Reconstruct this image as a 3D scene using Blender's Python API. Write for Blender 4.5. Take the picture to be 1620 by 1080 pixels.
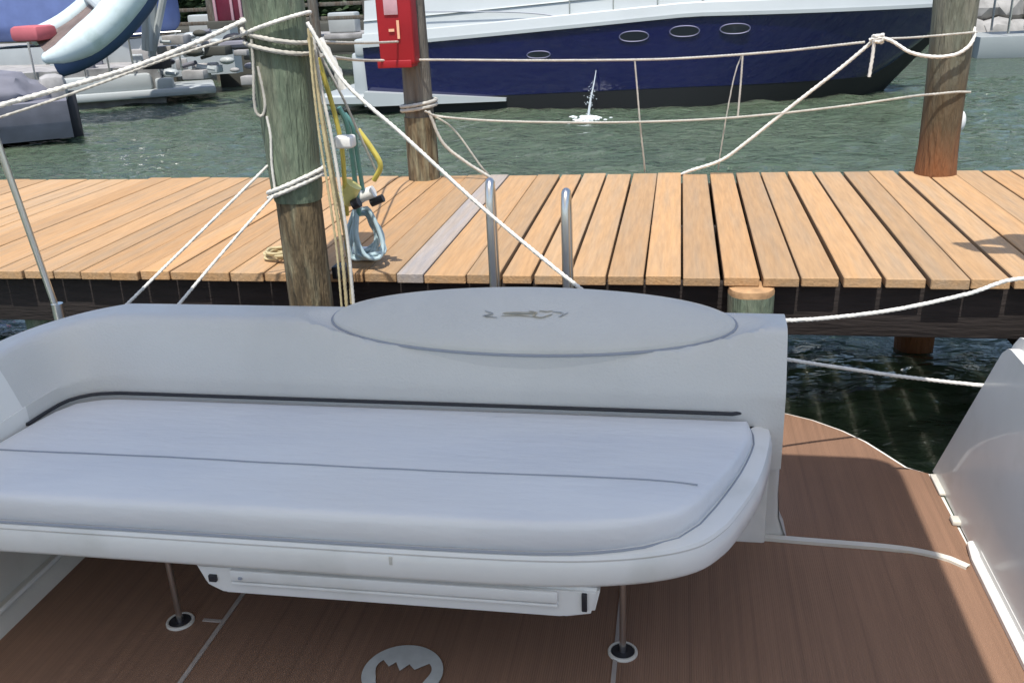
import bpy, bmesh, math, random
from mathutils import Vector, Matrix, noise
random.seed(7)
sc = bpy.context.scene
for o in list(bpy.data.objects): bpy.data.objects.remove(o)
C = sc.collection

# ---------------- camera ----------------
# world: X along the dock, Y across it (away from us), Z up; the eye is the origin, the dock deck lies 1.03 m below it
RX = ((0.98481034,-0.02144846,0.17230366),(0.16831855,0.36157317,-0.91702438),(-0.04263163,0.93209699,0.35969117))
F, CX, CY = 1471.0, 810.0, 540.0
cd = bpy.data.cameras.new('camera'); cam = bpy.data.objects.new('camera', cd); C.objects.link(cam)
cam.matrix_world = Matrix(RX).to_4x4()
cd.sensor_width = 36; cd.lens = 36*F/1620; cd.clip_start = 0.05; cd.clip_end = 2000
sc.camera = cam
sc.render.resolution_x = 1024; sc.render.resolution_y = 682

# ---------------- light ----------------
SUN = Vector((0.03, -0.42, 1.0)).normalized()          # towards the sun: high, behind the camera
w = bpy.data.worlds.new('World'); sc.world = w; w.use_nodes = True
nt = w.node_tree; bg = nt.nodes['Background']
sky = nt.nodes.new('ShaderNodeTexSky'); sky.sky_type = 'NISHITA'; sky.sun_disc = False
sky.sun_elevation = math.asin(SUN.z); sky.sun_rotation = math.atan2(SUN.x, SUN.y)
sky.air_density = 1.0; sky.dust_density = 1.5
nt.links.new(sky.outputs[0], bg.inputs[0]); bg.inputs[1].default_value = 0.15
sd = bpy.data.lights.new('sun', 'SUN'); sun = bpy.data.objects.new('sun', sd); C.objects.link(sun)
sd.energy = 3.6; sd.angle = math.radians(0.53); sd.color = (1.0, 0.955, 0.88)
sun.rotation_euler = SUN.to_track_quat('Z', 'Y').to_euler()
sc.view_settings.view_transform = 'Standard'; sc.view_settings.look = 'None'
sc.view_settings.exposure = 0.47; sc.view_settings.gamma = 1.0

# ---------------- helpers ----------------
def at(x, y, X=None, Y=None, Z=None):
    """point seen at photo pixel (x,y) lying on the world plane X=, Y= or Z="""
    c = (x-CX, -(y-CY), -F)
    r = Vector([sum(RX[i][k]*c[k] for k in range(3)) for i in range(3)])
    t = X/r.x if X is not None else Y/r.y if Y is not None else Z/r.z
    return r*t
def link(o, parent=None):
    C.objects.link(o)
    if parent is not None: o.parent = parent
    return o
def obj(name, bm, mat, parent=None, smooth=True, angle=35):
    me = bpy.data.meshes.new(name)
    bmesh.ops.recalc_face_normals(bm, faces=bm.faces)
    bm.to_mesh(me); bm.free()
    for m in (mat if isinstance(mat, (list, tuple)) else [mat]): me.materials.append(m)
    if smooth:
        me.polygons.foreach_set('use_smooth', [True]*len(me.polygons))
        me.set_sharp_from_angle(angle=math.radians(angle))
    return link(bpy.data.objects.new(name, me), parent)
def tag(o, label=None, cat=None, group=None, kind=None):
    if label: o['label'] = label
    if cat: o['category'] = cat
    if group: o['group'] = group
    if kind: o['kind'] = kind
    return o
def thing(name, label, cat, group=None, loc=(0,0,0)):
    return tag(link(bpy.data.objects.new(name, None)), label, cat, group)
def BM(): return bmesh.new()
def box(bm, x0, x1, y0, y1, z0, z1, bevel=0.0, M=None, mi=0, seg=2):
    r = bmesh.ops.create_cube(bm, size=1.0); vs = r['verts']
    for v in vs:
        v.co = Vector(((x0+x1)/2+v.co.x*(x1-x0), (y0+y1)/2+v.co.y*(y1-y0), (z0+z1)/2+v.co.z*(z1-z0)))
    fs = list({f for v in vs for f in v.link_faces})
    if bevel:
        es = list({e for v in vs for e in v.link_edges})
        r2 = bmesh.ops.bevel(bm, geom=es, offset=bevel, segments=seg, affect='EDGES', profile=0.5)
        fs = [f for f in set(fs) | set(r2['faces']) if f.is_valid]
        vs = list({v for f in fs for v in f.verts})
    for f in fs: f.material_index = mi
    if M is not None: bmesh.ops.transform(bm, matrix=M, verts=vs)
    return vs
def smooth_path(pts, step):
    pts = [Vector(p) for p in pts]
    if len(pts) == 2: n = max(2, int((pts[1]-pts[0]).length/step)); return [pts[0].lerp(pts[1], i/n) for i in range(n+1)]
    P = [pts[0]*2-pts[1]]+pts+[pts[-1]*2-pts[-2]]; out = []
    for i in range(1, len(P)-2):
        a, b, c, d = P[i-1], P[i], P[i+1], P[i+2]
        n = max(1, int((c-b).length/step))
        for k in range(n):
            t = k/n
            out.append(0.5*((2*b)+(c-a)*t+(2*a-5*b+4*c-d)*t*t+(3*b-a-3*c+d)*t**3))
    out.append(pts[-1]); return out
def tube(bm, pts, r, n=8, twist=0.0, lobes=0.0, r1=None, cap=True, mi=0, rl=None):
    """sweep a round (or, with lobes, a three-strand twisted) section along points"""
    T = []; N = len(pts)
    for i in range(N):
        T.append((pts[min(i+1, N-1)]-pts[max(i-1, 0)]).normalized())
    up = Vector((0,0,1)) if abs(T[0].z) < .9 else Vector((1,0,0))
    u = T[0].cross(up).normalized(); rings = []; s = 0
    for i, p in enumerate(pts):
        if i: s += (pts[i]-pts[i-1]).length
        u = (u-T[i]*u.dot(T[i])).normalized(); v = T[i].cross(u)
        rr = rl[i] if rl else r if r1 is None else r+(r1-r)*i/(N-1)
        ring = []
        for k in range(n):
            a = 2*math.pi*k/n
            q = rr*(1+lobes*math.cos(3*(a-twist*s))) if lobes else rr
            ring.append(bm.verts.new(p+(u*math.cos(a)+v*math.sin(a))*q))
        rings.append(ring)
    for i in range(N-1):
        for k in range(n):
            f = bm.faces.new((rings[i][k], rings[i][(k+1)%n], rings[i+1][(k+1)%n], rings[i+1][k])); f.material_index = mi
    if cap:
        bm.faces.new(rings[0][::-1]).material_index = mi; bm.faces.new(rings[-1]).material_index = mi
def lathe(bm, prof, cx, cy, n=28, jitter=0.0, mi=0, lean=(0,0)):
    rings = []
    for j, (r, z) in enumerate(prof):
        ring = []
        for k in range(n):
            a = 2*math.pi*k/n
            rr = r*(1+jitter*noise.noise(Vector((math.cos(a)*1.5, math.sin(a)*1.5, z*1.3+cx*7)))) if jitter else r
            ring.append(bm.verts.new((cx+lean[0]*z+rr*math.cos(a), cy+lean[1]*z+rr*math.sin(a), z)))
        rings.append(ring)
    for i in range(len(rings)-1):
        for k in range(n):
            f = bm.faces.new((rings[i][k], rings[i][(k+1)%n], rings[i+1][(k+1)%n], rings[i+1][k])); f.material_index = mi
    bm.faces.new(rings[0][::-1]).material_index = mi; bm.faces.new(rings[-1]).material_index = mi
def rounded(pts, radii, seg=10):
    """2D polygon with rounded corners"""
    out = []; n = len(pts)
    for i in range(n):
        p = Vector(pts[i]); a = Vector(pts[i-1]); b = Vector(pts[(i+1) % n]); r = radii[i]
        if r <= 0: out.append(p); continue
        da = (a-p).normalized(); db = (b-p).normalized()
        ang = da.angle(db); d = min(r/math.tan(ang/2), (a-p).length*.49, (b-p).length*.49)
        s, e = p+da*d, p+db*d
        for k in range(seg+1):
            t = k/seg; out.append(s*(1-t)**2+p*2*t*(1-t)+e*t*t)
    return out
def pad(bm, outline, profile, mi=0, zf=None, bottom=True):
    """outline (2D, counter-clockwise) swept up through (inset, z) rings"""
    n = len(outline); nor = []
    for i in range(n):
        t = (outline[(i+1) % n]-outline[i-1]).normalized(); nor.append(Vector((-t.y, t.x)))
    rings = []
    for ins, z in profile:
        rings.append([bm.verts.new((p.x+nor[i].x*ins, p.y+nor[i].y*ins, z+(zf(p.x+nor[i].x*ins, p.y+nor[i].y*ins) if zf else 0))) for i, p in enumerate(outline)])
    for j in range(len(rings)-1):
        for k in range(n):
            bm.faces.new((rings[j][k], rings[j][(k+1) % n], rings[j+1][(k+1) % n], rings[j+1][k])).material_index = mi
    bm.faces.new(rings[-1]).material_index = mi
    if bottom: bm.faces.new(rings[0][::-1]).material_index = mi
def sweep2(bm, path, profile, close_prof=False, mi=0, caps=True):
    """path: 2D points; profile: (outward offset, z); outward = left of travel direction"""
    n = len(path); rings = []
    for i in range(n):
        t = (path[min(i+1, n-1)]-path[max(i-1, 0)]).normalized(); nn = Vector((-t.y, t.x))
        rings.append([bm.verts.new((path[i].x+nn.x*d, path[i].y+nn.y*d, z)) for d, z in profile])
    m = len(profile)
    for i in range(n-1):
        for k in range(m if close_prof else m-1):
            bm.faces.new((rings[i][k], rings[i][(k+1) % m], rings[i+1][(k+1) % m], rings[i+1][k])).material_index = mi
    if caps:
        bm.faces.new(rings[0]).material_index = mi; bm.faces.new(rings[-1][::-1]).material_index = mi

# ---------------- materials ----------------
def mat(name, col, rough=0.5, metal=0.0, var=0.0, vscale=3.0, bump=0.0, bscale=40.0, stretch=(1,1,1), col2=None, c2=(0.45,0.6), c2scale=2.0, coat=0.0, spec=0.5, bd=0.01, rvar=0.0, trans=0.0):
    m = bpy.data.materials.new(name); m.use_nodes = True; n = m.node_tree; L = n.links
    b = n.nodes['Principled BSDF']; b.inputs['Roughness'].default_value = rough; b.inputs['Metallic'].default_value = metal
    b.inputs['Coat Weight'].default_value = coat; b.inputs['Specular IOR Level'].default_value = spec
    b.inputs['Transmission Weight'].default_value = trans
    tc = n.nodes.new('ShaderNodeTexCoord'); mp = n.nodes.new('ShaderNodeMapping'); mp.inputs['Scale'].default_value = stretch
    L.new(tc.outputs['Object'], mp.inputs[0])
    rgb = n.nodes.new('ShaderNodeRGB'); rgb.outputs[0].default_value = (*col, 1); cur = rgb.outputs[0]
    if col2:
        t = n.nodes.new('ShaderNodeTexNoise'); t.inputs['Scale'].default_value = c2scale; t.inputs['Detail'].default_value = 6; L.new(mp.outputs[0], t.inputs['Vector'])
        r = n.nodes.new('ShaderNodeMapRange'); r.inputs[1].default_value, r.inputs[2].default_value = c2; L.new(t.outputs[0], r.inputs[0])
        x = n.nodes.new('ShaderNodeMix'); x.data_type = 'RGBA'; L.new(r.outputs[0], x.inputs['Factor']); L.new(cur, x.inputs['A']); x.inputs['B'].default_value = (*col2, 1); cur = x.outputs['Result']
    if var:
        t = n.nodes.new('ShaderNodeTexNoise'); t.inputs['Scale'].default_value = vscale; t.inputs['Detail'].default_value = 8; L.new(mp.outputs[0], t.inputs['Vector'])
        r = n.nodes.new('ShaderNodeMapRange'); r.inputs[1].default_value = .25; r.inputs[2].default_value = .75; r.inputs[3].default_value = 1-var; r.inputs[4].default_value = 1+var; L.new(t.outputs[0], r.inputs[0])
        x = n.nodes.new('ShaderNodeVectorMath'); x.operation = 'SCALE'; L.new(cur, x.inputs[0]); L.new(r.outputs[0], x.inputs['Scale']); cur = x.outputs[0]
    L.new(cur, b.inputs['Base Color'])
    if rvar:
        t = n.nodes.new('ShaderNodeTexNoise'); t.inputs['Scale'].default_value = 9; t.inputs['Detail'].default_value = 9; t.inputs['Roughness'].default_value = .65; L.new(mp.outputs[0], t.inputs['Vector'])
        r = n.nodes.new('ShaderNodeMapRange'); r.inputs[1].default_value = .35; r.inputs[2].default_value = .65; r.inputs[3].default_value = rough-rvar; r.inputs[4].default_value = rough+rvar; L.new(t.outputs[0], r.inputs[0]); L.new(r.outputs[0], b.inputs['Roughness'])
    if bump:
        t = n.nodes.new('ShaderNodeTexNoise'); t.inputs['Scale'].default_value = bscale; t.inputs['Detail'].default_value = 5; L.new(mp.outputs[0], t.inputs['Vector'])
        bp = n.nodes.new('ShaderNodeBump'); bp.inputs['Strength'].default_value = bump; bp.inputs['Distance'].default_value = bd
        L.new(t.outputs[0], bp.inputs['Height']); L.new(bp.outputs[0], b.inputs['Normal'])
    return m
def attr_tint(m, attr='tint'):
    """multiply the base colour by a per-board colour kept on the mesh"""
    n = m.node_tree; b = n.nodes['Principled BSDF']; src = b.inputs['Base Color'].links[0].from_socket
    a = n.nodes.new('ShaderNodeAttribute'); a.attribute_name = attr
    x = n.nodes.new('ShaderNodeMix'); x.data_type = 'RGBA'; x.blend_type = 'MULTIPLY'; x.inputs['Factor'].default_value = 1
    n.links.new(src, x.inputs['A']); n.links.new(a.outputs['Color'], x.inputs['B']); n.links.new(x.outputs['Result'], b.inputs['Base Color'])

M_gel = mat('white gelcoat', (.81,.79,.745), .34, var=.03, vscale=4, coat=.3, col2=(.68,.665,.61), c2=(.52,.75), c2scale=5, bump=.02, bscale=8, rvar=0.06)
M_vinyl = mat('pale vinyl', (.78,.77,.76), .38, var=.035, vscale=3, bump=.28, bscale=26, stretch=(.45,1.6,1), col2=(.67,.67,.69), c2=(.5,.8), c2scale=2.5, rvar=0.08)
M_back = mat('grey padded vinyl', (.62,.605,.57), .42, var=.03, vscale=3, bump=.2, bscale=150, col2=(.54,.53,.50), c2=(.5,.8), c2scale=2, rvar=0.1)
M_lid = mat('grey vinyl lid', (.60,.585,.54), .45, var=.04, vscale=5, bump=.2, bscale=140, rvar=0.12)
M_piping = mat('grey piping', (.30,.32,.36), .5)
M_gold = mat('tan mark', (.50,.44,.32), .4, var=.2, vscale=60)
M_markgrey = mat('grey mark', (.44,.44,.42), .4, var=.15, vscale=60)
M_steel = mat('stainless steel', (.68,.67,.65), .28, metal=1.0)
M_darksteel = mat('dull dark steel', (.10,.09,.08), .35, metal=.8)
M_dark = mat('dark rubber', (.02,.02,.025), .5)
M_matline = mat('mat seam', (.40,.35,.31), .7, var=.1, vscale=30)
M_matpale = mat('pale mat inlay', (.50,.52,.50), .7, var=.12, vscale=25)
M_ivory = mat('weathered gelcoat', (.66,.63,.56), .4, var=.12, vscale=6, bump=.1, rvar=0.12)

M_canvas = bpy.data.materials.new('white bimini canvas'); M_canvas.use_nodes = True
_n = M_canvas.node_tree; _d = _n.nodes.new('ShaderNodeBsdfDiffuse'); _t = _n.nodes.new('ShaderNodeBsdfTranslucent'); _m = _n.nodes.new('ShaderNodeMixShader')
_d.inputs[0].default_value = (.72,.71,.68,1); _t.inputs[0].default_value = (.80,.77,.70,1); _m.inputs[0].default_value = .33
_n.links.new(_d.outputs[0], _m.inputs[1]); _n.links.new(_t.outputs[0], _m.inputs[2]); _n.links.new(_m.outputs[0], _n.nodes['Material Output'].inputs[0])

# woven deck mat: brown with fine lengthwise ribs
def mat_floor():
    m = mat('brown woven deck mat', (.238,.136,.086), .8, var=.08, vscale=2.2, bump=0, stretch=(1,1,1))
    n = m.node_tree; L = n.links; b = n.nodes['Principled BSDF']; src = b.inputs['Base Color'].links[0].from_socket
    tc = n.nodes.new('ShaderNodeTexCoord'); mp = n.nodes.new('ShaderNodeMapping'); mp.inputs['Scale'].default_value = (70,1.6,1); L.new(tc.outputs['Object'], mp.inputs[0])
    t = n.nodes.new('ShaderNodeTexNoise'); t.inputs['Scale'].default_value = 1.0; t.inputs['Detail'].default_value = 3; L.new(mp.outputs[0], t.inputs['Vector'])
    r = n.nodes.new('ShaderNodeMapRange'); r.inputs[1].default_value = .3; r.inputs[2].default_value = .7; r.inputs[3].default_value = .90; r.inputs[4].default_value = 1.10; L.new(t.outputs[0], r.inputs[0])
    x = n.nodes.new('ShaderNodeVectorMath'); x.operation = 'SCALE'; L.new(src, x.inputs[0]); L.new(r.outputs[0], x.inputs['Scale']); L.new(x.outputs[0], b.inputs['Base Color'])
    w2 = n.nodes.new('ShaderNodeTexWave'); w2.wave_type = 'BANDS'; w2.bands_direction = 'X'; w2.inputs['Scale'].default_value = 5.7; L.new(tc.outputs['Object'], w2.inputs['Vector'])
    r2 = n.nodes.new('ShaderNodeMapRange'); r2.inputs[1].default_value = 0; r2.inputs[2].default_value = .06; r2.inputs[3].default_value = .91; r2.inputs[4].default_value = 1; L.new(w2.outputs['Fac'], r2.inputs[0])
    x2 = n.nodes.new('ShaderNodeVectorMath'); x2.operation = 'SCALE'; L.new(x.outputs[0], x2.inputs[0]); L.new(r2.outputs[0], x2.inputs['Scale']); L.new(x2.outputs[0], b.inputs['Base Color'])
    wv = n.nodes.new('ShaderNodeTexWave'); wv.wave_type = 'BANDS'; wv.bands_direction = 'X'; wv.inputs['Scale'].default_value = 55; wv.inputs['Distortion'].default_value = .6; L.new(tc.outputs['Object'], wv.inputs['Vector'])
    bp = n.nodes.new('ShaderNodeBump'); bp.inputs['Strength'].default_value = .35; bp.inputs['Distance'].default_value = .003; L.new(wv.outputs[0], bp.inputs['Height']); L.new(bp.outputs[0], b.inputs['Normal'])
    return m
M_mat = mat_floor()

M_plank = mat('weathered tan decking', (.455,.272,.130), .78, var=.14, vscale=6, stretch=(14,1,14), bump=.3, bscale=8, col2=(.40,.265,.15), c2=(.42,.72), c2scale=1.6)
attr_tint(M_plank)
M_sawn = mat('sawn timber end', (.40,.24,.12), .85, var=.3, vscale=25, bump=.4)
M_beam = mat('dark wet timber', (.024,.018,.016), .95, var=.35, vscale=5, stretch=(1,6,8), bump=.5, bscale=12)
M_pilegreen = mat('treated green timber', (.15,.19,.13), .85, var=.3, vscale=5, stretch=(9,9,1), bump=.8, bscale=9, col2=(.20,.20,.145), c2=(.48,.7), c2scale=1.5, bd=.035)
M_pilebrown = mat('worn brown timber', (.135,.100,.055), .9, var=.6, vscale=9, stretch=(7,7,1), bump=.9, bscale=9, col2=(.21,.19,.12), c2=(.5,.65), c2scale=3, bd=.035)
M_pilegrey = mat('grey timber', (.16,.148,.124), .88, var=.25, vscale=5, stretch=(8,8,1), bump=.8, bscale=9, col2=(.13,.10,.075), c2=(.45,.65), c2scale=1.6, bd=.035)
M_pilerust = mat('rust stained timber', (.22,.10,.045), .88, var=.3, vscale=6, stretch=(6,6,1), bump=.7, bscale=9)
def mat_stain():
    m = mat('stained piling timber', (.15,.16,.12), .88, var=.22, vscale=5, stretch=(8,8,1), bump=.8, bscale=9, col2=(.20,.195,.15), c2=(.48,.7), c2scale=1.5, bd=.035)
    n = m.node_tree; L = n.links; b = n.nodes['Principled BSDF']; src = b.inputs['Base Color'].links[0].from_socket
    tc = n.nodes.new('ShaderNodeTexCoord'); sp = n.nodes.new('ShaderNodeSeparateXYZ'); L.new(tc.outputs['Object'], sp.inputs[0])
    mp = n.nodes.new('ShaderNodeMapping'); mp.inputs['Scale'].default_value = (14,14,2); L.new(tc.outputs['Object'], mp.inputs[0])
    t = n.nodes.new('ShaderNodeTexNoise'); t.inputs['Scale'].default_value = 1; t.inputs['Detail'].default_value = 5; L.new(mp.outputs[0], t.inputs['Vector'])
    ad = n.nodes.new('ShaderNodeMath'); ad.operation = 'MULTIPLY_ADD'; ad.inputs[1].default_value = .45; L.new(t.outputs[0], ad.inputs[0]); L.new(sp.outputs[2], ad.inputs[2])
    cur = src
    for lo, hi, col in ((-.45,-.10,(.105,.075,.04)),(-.78,-.52,(.22,.085,.03))):
        r = n.nodes.new('ShaderNodeMapRange'); r.inputs[1].default_value = lo; r.inputs[2].default_value = hi; r.inputs[3].default_value = 1; r.inputs[4].default_value = 0; L.new(ad.outputs[0], r.inputs[0])
        x = n.nodes.new('ShaderNodeMix'); x.data_type = 'RGBA'; L.new(r.outputs[0], x.inputs['Factor']); L.new(cur, x.inputs['A']); x.inputs['B'].default_value = (*col,1); cur = x.outputs['Result']
    L.new(cur, b.inputs['Base Color']); return m
M_pilestain = mat_stain()
M_rope = mat('white rope', (.68,.66,.60), .85, var=.15, vscale=30)
M_ropegrey = mat('weathered grey rope', (.46,.44,.39), .9, var=.2, vscale=25)
M_ropetan = mat('tan rope', (.50,.42,.24), .9, var=.2, vscale=25)
M_yellow = mat('yellow cable', (.60,.50,.10), .5, var=.15, vscale=20)
M_yellow2 = mat('yellow plastic', (.66,.60,.22), .4, var=.08, vscale=30)
M_white = mat('white plastic', (.78,.77,.74), .4)
M_hose = mat('pale blue hose', (.36,.47,.50), .45, var=.15, vscale=12)
M_teal = mat('teal hose', (.09,.22,.20), .45, var=.2, vscale=12)
M_red = mat('red painted box', (.30,.004,.010), .55, var=.15, vscale=5)
M_peach = mat('peach digits', (.75,.42,.26), .5)
M_pink = mat('faded pink label', (.50,.30,.33), .5, var=.1, vscale=20)
M_navy = mat('navy hull gloss', (.003,.004,.055), .08, coat=1.0, var=.1, vscale=1)
M_anti = mat('black bottom paint', (.008,.009,.010), .6)
M_boatw = mat('boat white', (.43,.46,.46), .3, var=.05, vscale=1.5)
M_boatg = mat('boat grey trim', (.42,.45,.45), .4, var=.1, vscale=2)  # plain pale grey for decks, trim and fittings
M_glass = mat('dark glass', (.02,.025,.03), .05, coat=.5)
M_chromehull = mat('porthole rim', (.14,.14,.22), .5, metal=.3)
M_rib = mat('pale inflatable fabric', (.60,.70,.70), .45, var=.08, vscale=3, col2=(.45,.55,.52), c2=(.55,.7), c2scale=3)
M_ribnavy = mat('navy dinghy underside', (.035,.07,.14), .5, var=.15, vscale=3)
M_ribin = mat('dinghy floor', (.32,.25,.23), .7, var=.2, vscale=4)
M_bluec = mat('blue canvas', (.13,.18,.38), .8, var=.15, vscale=3, bump=.4, bscale=4)
M_redc = mat('faded red cushion', (.48,.12,.14), .7, var=.15, vscale=3)
M_greyc = mat('grey canvas cover', (.17,.17,.20), .85, var=.22, vscale=3, bump=.7, bscale=3)
M_clut = mat('weathered grey gear', (.33,.32,.31), .8, var=.4, vscale=4, bump=.5, bscale=6)
M_wall = mat('dark seawall concrete', (.06,.06,.05), .9, var=.4, vscale=1.0, bump=.6, bscale=3)
M_rock = mat('grey rock', (.30,.29,.27), .9, var=.35, vscale=3, bump=.8, bscale=4)
M_leaf = mat('dark hedge leaves', (.035,.065,.022), .6, var=.4, vscale=.8)
M_foam = mat('white foam', (.75,.8,.78), .6, var=.1, vscale=10)
M_jet = mat('falling water', (.70,.76,.78), .2, trans=.5)
M_maroon = mat('maroon panel', (.13,.012,.03), .5, var=.2, vscale=3)

def mat_water():
    m = bpy.data.materials.new('harbour water'); m.use_nodes = True; n = m.node_tree; L = n.links; b = n.nodes['Principled BSDF']
    b.inputs['Roughness'].default_value = .06; b.inputs['IOR'].default_value = 1.333
    b.inputs['Subsurface Weight'].default_value = 1.0; b.inputs['Subsurface Scale'].default_value = 1.2; b.inputs['Subsurface Radius'].default_value = (.7,1.0,.8)
    tc = n.nodes.new('ShaderNodeTexCoord')
    t0 = n.nodes.new('ShaderNodeTexNoise'); t0.inputs['Scale'].default_value = .5; t0.inputs['Detail'].default_value = 4; L.new(tc.outputs['Object'], t0.inputs['Vector'])
    x = n.nodes.new('ShaderNodeMix'); x.data_type = 'RGBA'; x.inputs['A'].default_value = (.050,.078,.054,1); x.inputs['B'].default_value = (.085,.108,.068,1); L.new(t0.outputs[0], x.inputs['Factor']); L.new(x.outputs['Result'], b.inputs['Base Color'])
    mp = n.nodes.new('ShaderNodeMapping'); mp.inputs['Scale'].default_value = (.75,1.5,1); mp.inputs['Rotation'].default_value = (0,0,.2); L.new(tc.outputs['Object'], mp.inputs[0])
    prev = None
    for sc_, dist, det, ds in ((1.9,.10,3,.8),(6.5,.09,3,.5),(19,.012,2,.2)):
        t = n.nodes.new('ShaderNodeTexNoise'); t.inputs['Scale'].default_value = sc_; t.inputs['Detail'].default_value = det; t.inputs['Distortion'].default_value = ds; L.new(mp.outputs[0], t.inputs['Vector'])
        bp = n.nodes.new('ShaderNodeBump'); bp.inputs['Strength'].default_value = 1; bp.inputs['Distance'].default_value = dist; L.new(t.outputs[0], bp.inputs['Height'])
        if prev: L.new(prev.outputs[0], bp.inputs['Normal'])
        prev = bp
    L.new(prev.outputs[0], b.inputs['Normal'])
    return m
M_water = mat_water()

# ---------------- setting: water ----------------
WZ = -2.0
def axis(a0, a1, fine, far):                         # fine steps where the water is seen close, growing outwards
    v = [a0+(a1-a0)*i/int((a1-a0)/fine) for i in range(int((a1-a0)/fine)+1)]; d = fine
    while v[-1] < far: d *= 1.5; v.append(v[-1]+d)
    d = fine
    while v[0] > -far: d *= 1.5; v.insert(0, v[0]-d)
    return v
xs, ys = axis(-14, 9, .085, 500), axis(2.4, 19, .055, 600)
bm = BM(); rows = []
for yy in ys:
    r = []
    for xx in xs:
        z = WZ
        if -18 < xx < 13 and 0 < yy < 27:
            e = 1 if 2.4 < yy < 19 and -14 < xx < 9 else .4
            z += e*(.050*noise.noise(Vector((xx*1.1+3,yy*1.7,.3)))+.036*noise.noise(Vector((xx*2.3+yy*.5,yy*3.6,7)))+.014*(1-abs(noise.noise(Vector((xx*4.2,yy*6.5,2))))*2))
        r.append(bm.verts.new((xx,yy,z)))
    rows.append(r)
for j in range(len(ys)-1):
    for i in range(len(xs)-1): bm.faces.new((rows[j][i],rows[j][i+1],rows[j+1][i+1],rows[j+1][i]))
tag(obj('water', bm, M_water, angle=180), 'dark green rippled harbour water', kind='structure')
bm = BM(); box(bm, -90, 90, 31, 60, -4, -0.95, .2)
tag(obj('ground', bm, M_wall), 'dark bank beyond the harbour', kind='structure')

# ---------------- dock ----------------
dock = thing('dock', 'tan wooden dock of crosswise planks between the boat and the channel', 'dock')
DZ, DN, DF = -1.03, 3.31, 5.245
g = [-1.35,-1.20,-1.065,-.955,-.79,-.655,-.53,-.395,-.253,-.115,.02,.165,.305,.44,.58,.723,.87,1.01,1.147]
x = g[0]
while x > -16: x -= random.uniform(.125,.15); g.insert(0, x)
x = g[-1]
while x < 12: x += random.uniform(.13,.148); g.append(x)
bm = BM(); tint = bm.loops.layers.float_color.new('tint')
for i in range(len(g)-1):
    a, b = g[i], g[i+1]
    wide = .015 if a > -.8 else .008
    ga = wide*random.uniform(.35,1.25)*.5; gb = wide*random.uniform(.35,1.25)*.5
    n0 = set(bm.faces)
    vs = box(bm, a+ga, b-gb, DN+random.uniform(-.008,.008), DF+random.uniform(-.02,.02), DZ-.036, DZ+random.uniform(-.003,.003), .003, seg=1)
    sk = random.uniform(-.003,.003)
    for v in vs:
        if v.co.y > 4: v.co.x += sk
    k = random.uniform(.86,1.10); wm = random.uniform(-.05,.05)
    c = (k*(1+wm), k, k*(1-wm*1.5))
    if abs(a+1.065) < .01: c = (.80,1.12,1.95)           # the one grey replacement board
    if abs(a+.395) < .01: c = (1.0,1.02,1.05)
    for f in set(bm.faces)-n0:
        for l in f.loops: l[tint] = (*c, 1)
bmesh.ops.subdivide_edges(bm, edges=[], cuts=1)
obj('decking', bm, M_plank, dock)
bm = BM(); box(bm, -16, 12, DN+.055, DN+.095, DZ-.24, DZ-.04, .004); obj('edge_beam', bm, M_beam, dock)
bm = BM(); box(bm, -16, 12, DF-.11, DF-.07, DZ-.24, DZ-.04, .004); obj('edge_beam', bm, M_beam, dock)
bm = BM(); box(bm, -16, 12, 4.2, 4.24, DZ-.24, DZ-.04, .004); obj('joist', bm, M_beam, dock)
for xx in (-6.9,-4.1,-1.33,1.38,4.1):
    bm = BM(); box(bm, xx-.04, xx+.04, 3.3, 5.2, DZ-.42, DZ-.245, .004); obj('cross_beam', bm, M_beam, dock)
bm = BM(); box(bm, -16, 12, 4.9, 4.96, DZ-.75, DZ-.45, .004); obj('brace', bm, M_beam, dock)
bm = BM(); box(bm, -16, 12, DF-.055, DF-.02, -1.86, -1.10, .004); obj('added_dark_screen', bm, M_beam, dock)  # added dark boards that keep sky reflections off the water under the dock

# ---------------- pilings ----------------
def piling(label, x, y, segs, top_chamfer=.02, lean=(0,0), n=36, group='pilings of the dock'):
    """segs: (material, [(radius, z)...]) from the bottom up; the first is the shaft, later ones its sleeve"""
    t = thing('piling', label, 'piling', group)
    for i, (nm, m, prof) in enumerate(segs):
        pr = []
        for j in range(len(prof)-1):
            (r0, z0), (r1, z1) = prof[j], prof[j+1]; k = max(1, int(abs(z1-z0)/.06))
            for q in range(k): pr.append((r0+(r1-r0)*q/k, z0+(z1-z0)*q/k))
        pr.append(prof[-1])
        bm = BM(); lathe(bm, pr, x, y, n, .10, lean=lean); obj(nm, bm, m, t)
    return t
piling('thick green treated piling at the near dock edge, wound with ropes, worn brown below', -1.355, 3.15,
       [('lower_shaft', M_pilebrown, [(.085,-2.8),(.083,-1.3),(.084,-.75),(.083,-.67)]), ('upper_shaft', M_pilegreen, [(.088,-.70),(.094,-.66),(.099,-.3),(.106,.3),(.108,.62),(.08,.66)])], lean=(0.0,0))
piling('slim grey piling at the far dock edge that carries the red box', -1.44, 5.17,
       [('lower_shaft', M_pilebrown, [(.09,-2.8),(.092,-1.2),(.088,-.68)]), ('upper_shaft', M_pilegrey, [(.082,-.70),(.078,-.3),(.07,.1),(.066,.5)])])
piling('grey green piling at the far dock edge, right, with a rust stained foot', 1.325, 5.17,
       [('shaft', M_pilestain, [(.100,-2.8),(.106,-1.03),(.098,-.9),(.096,-.6),(.106,0),(.112,.5)])])
piling('dock piling at the near edge holding the slack white line', 1.385, 3.15,
       [('upper_shaft', M_pilegreen, [(.09,-2.8),(.10,-.6),(.108,.55),(.09,.6)])])
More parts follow.
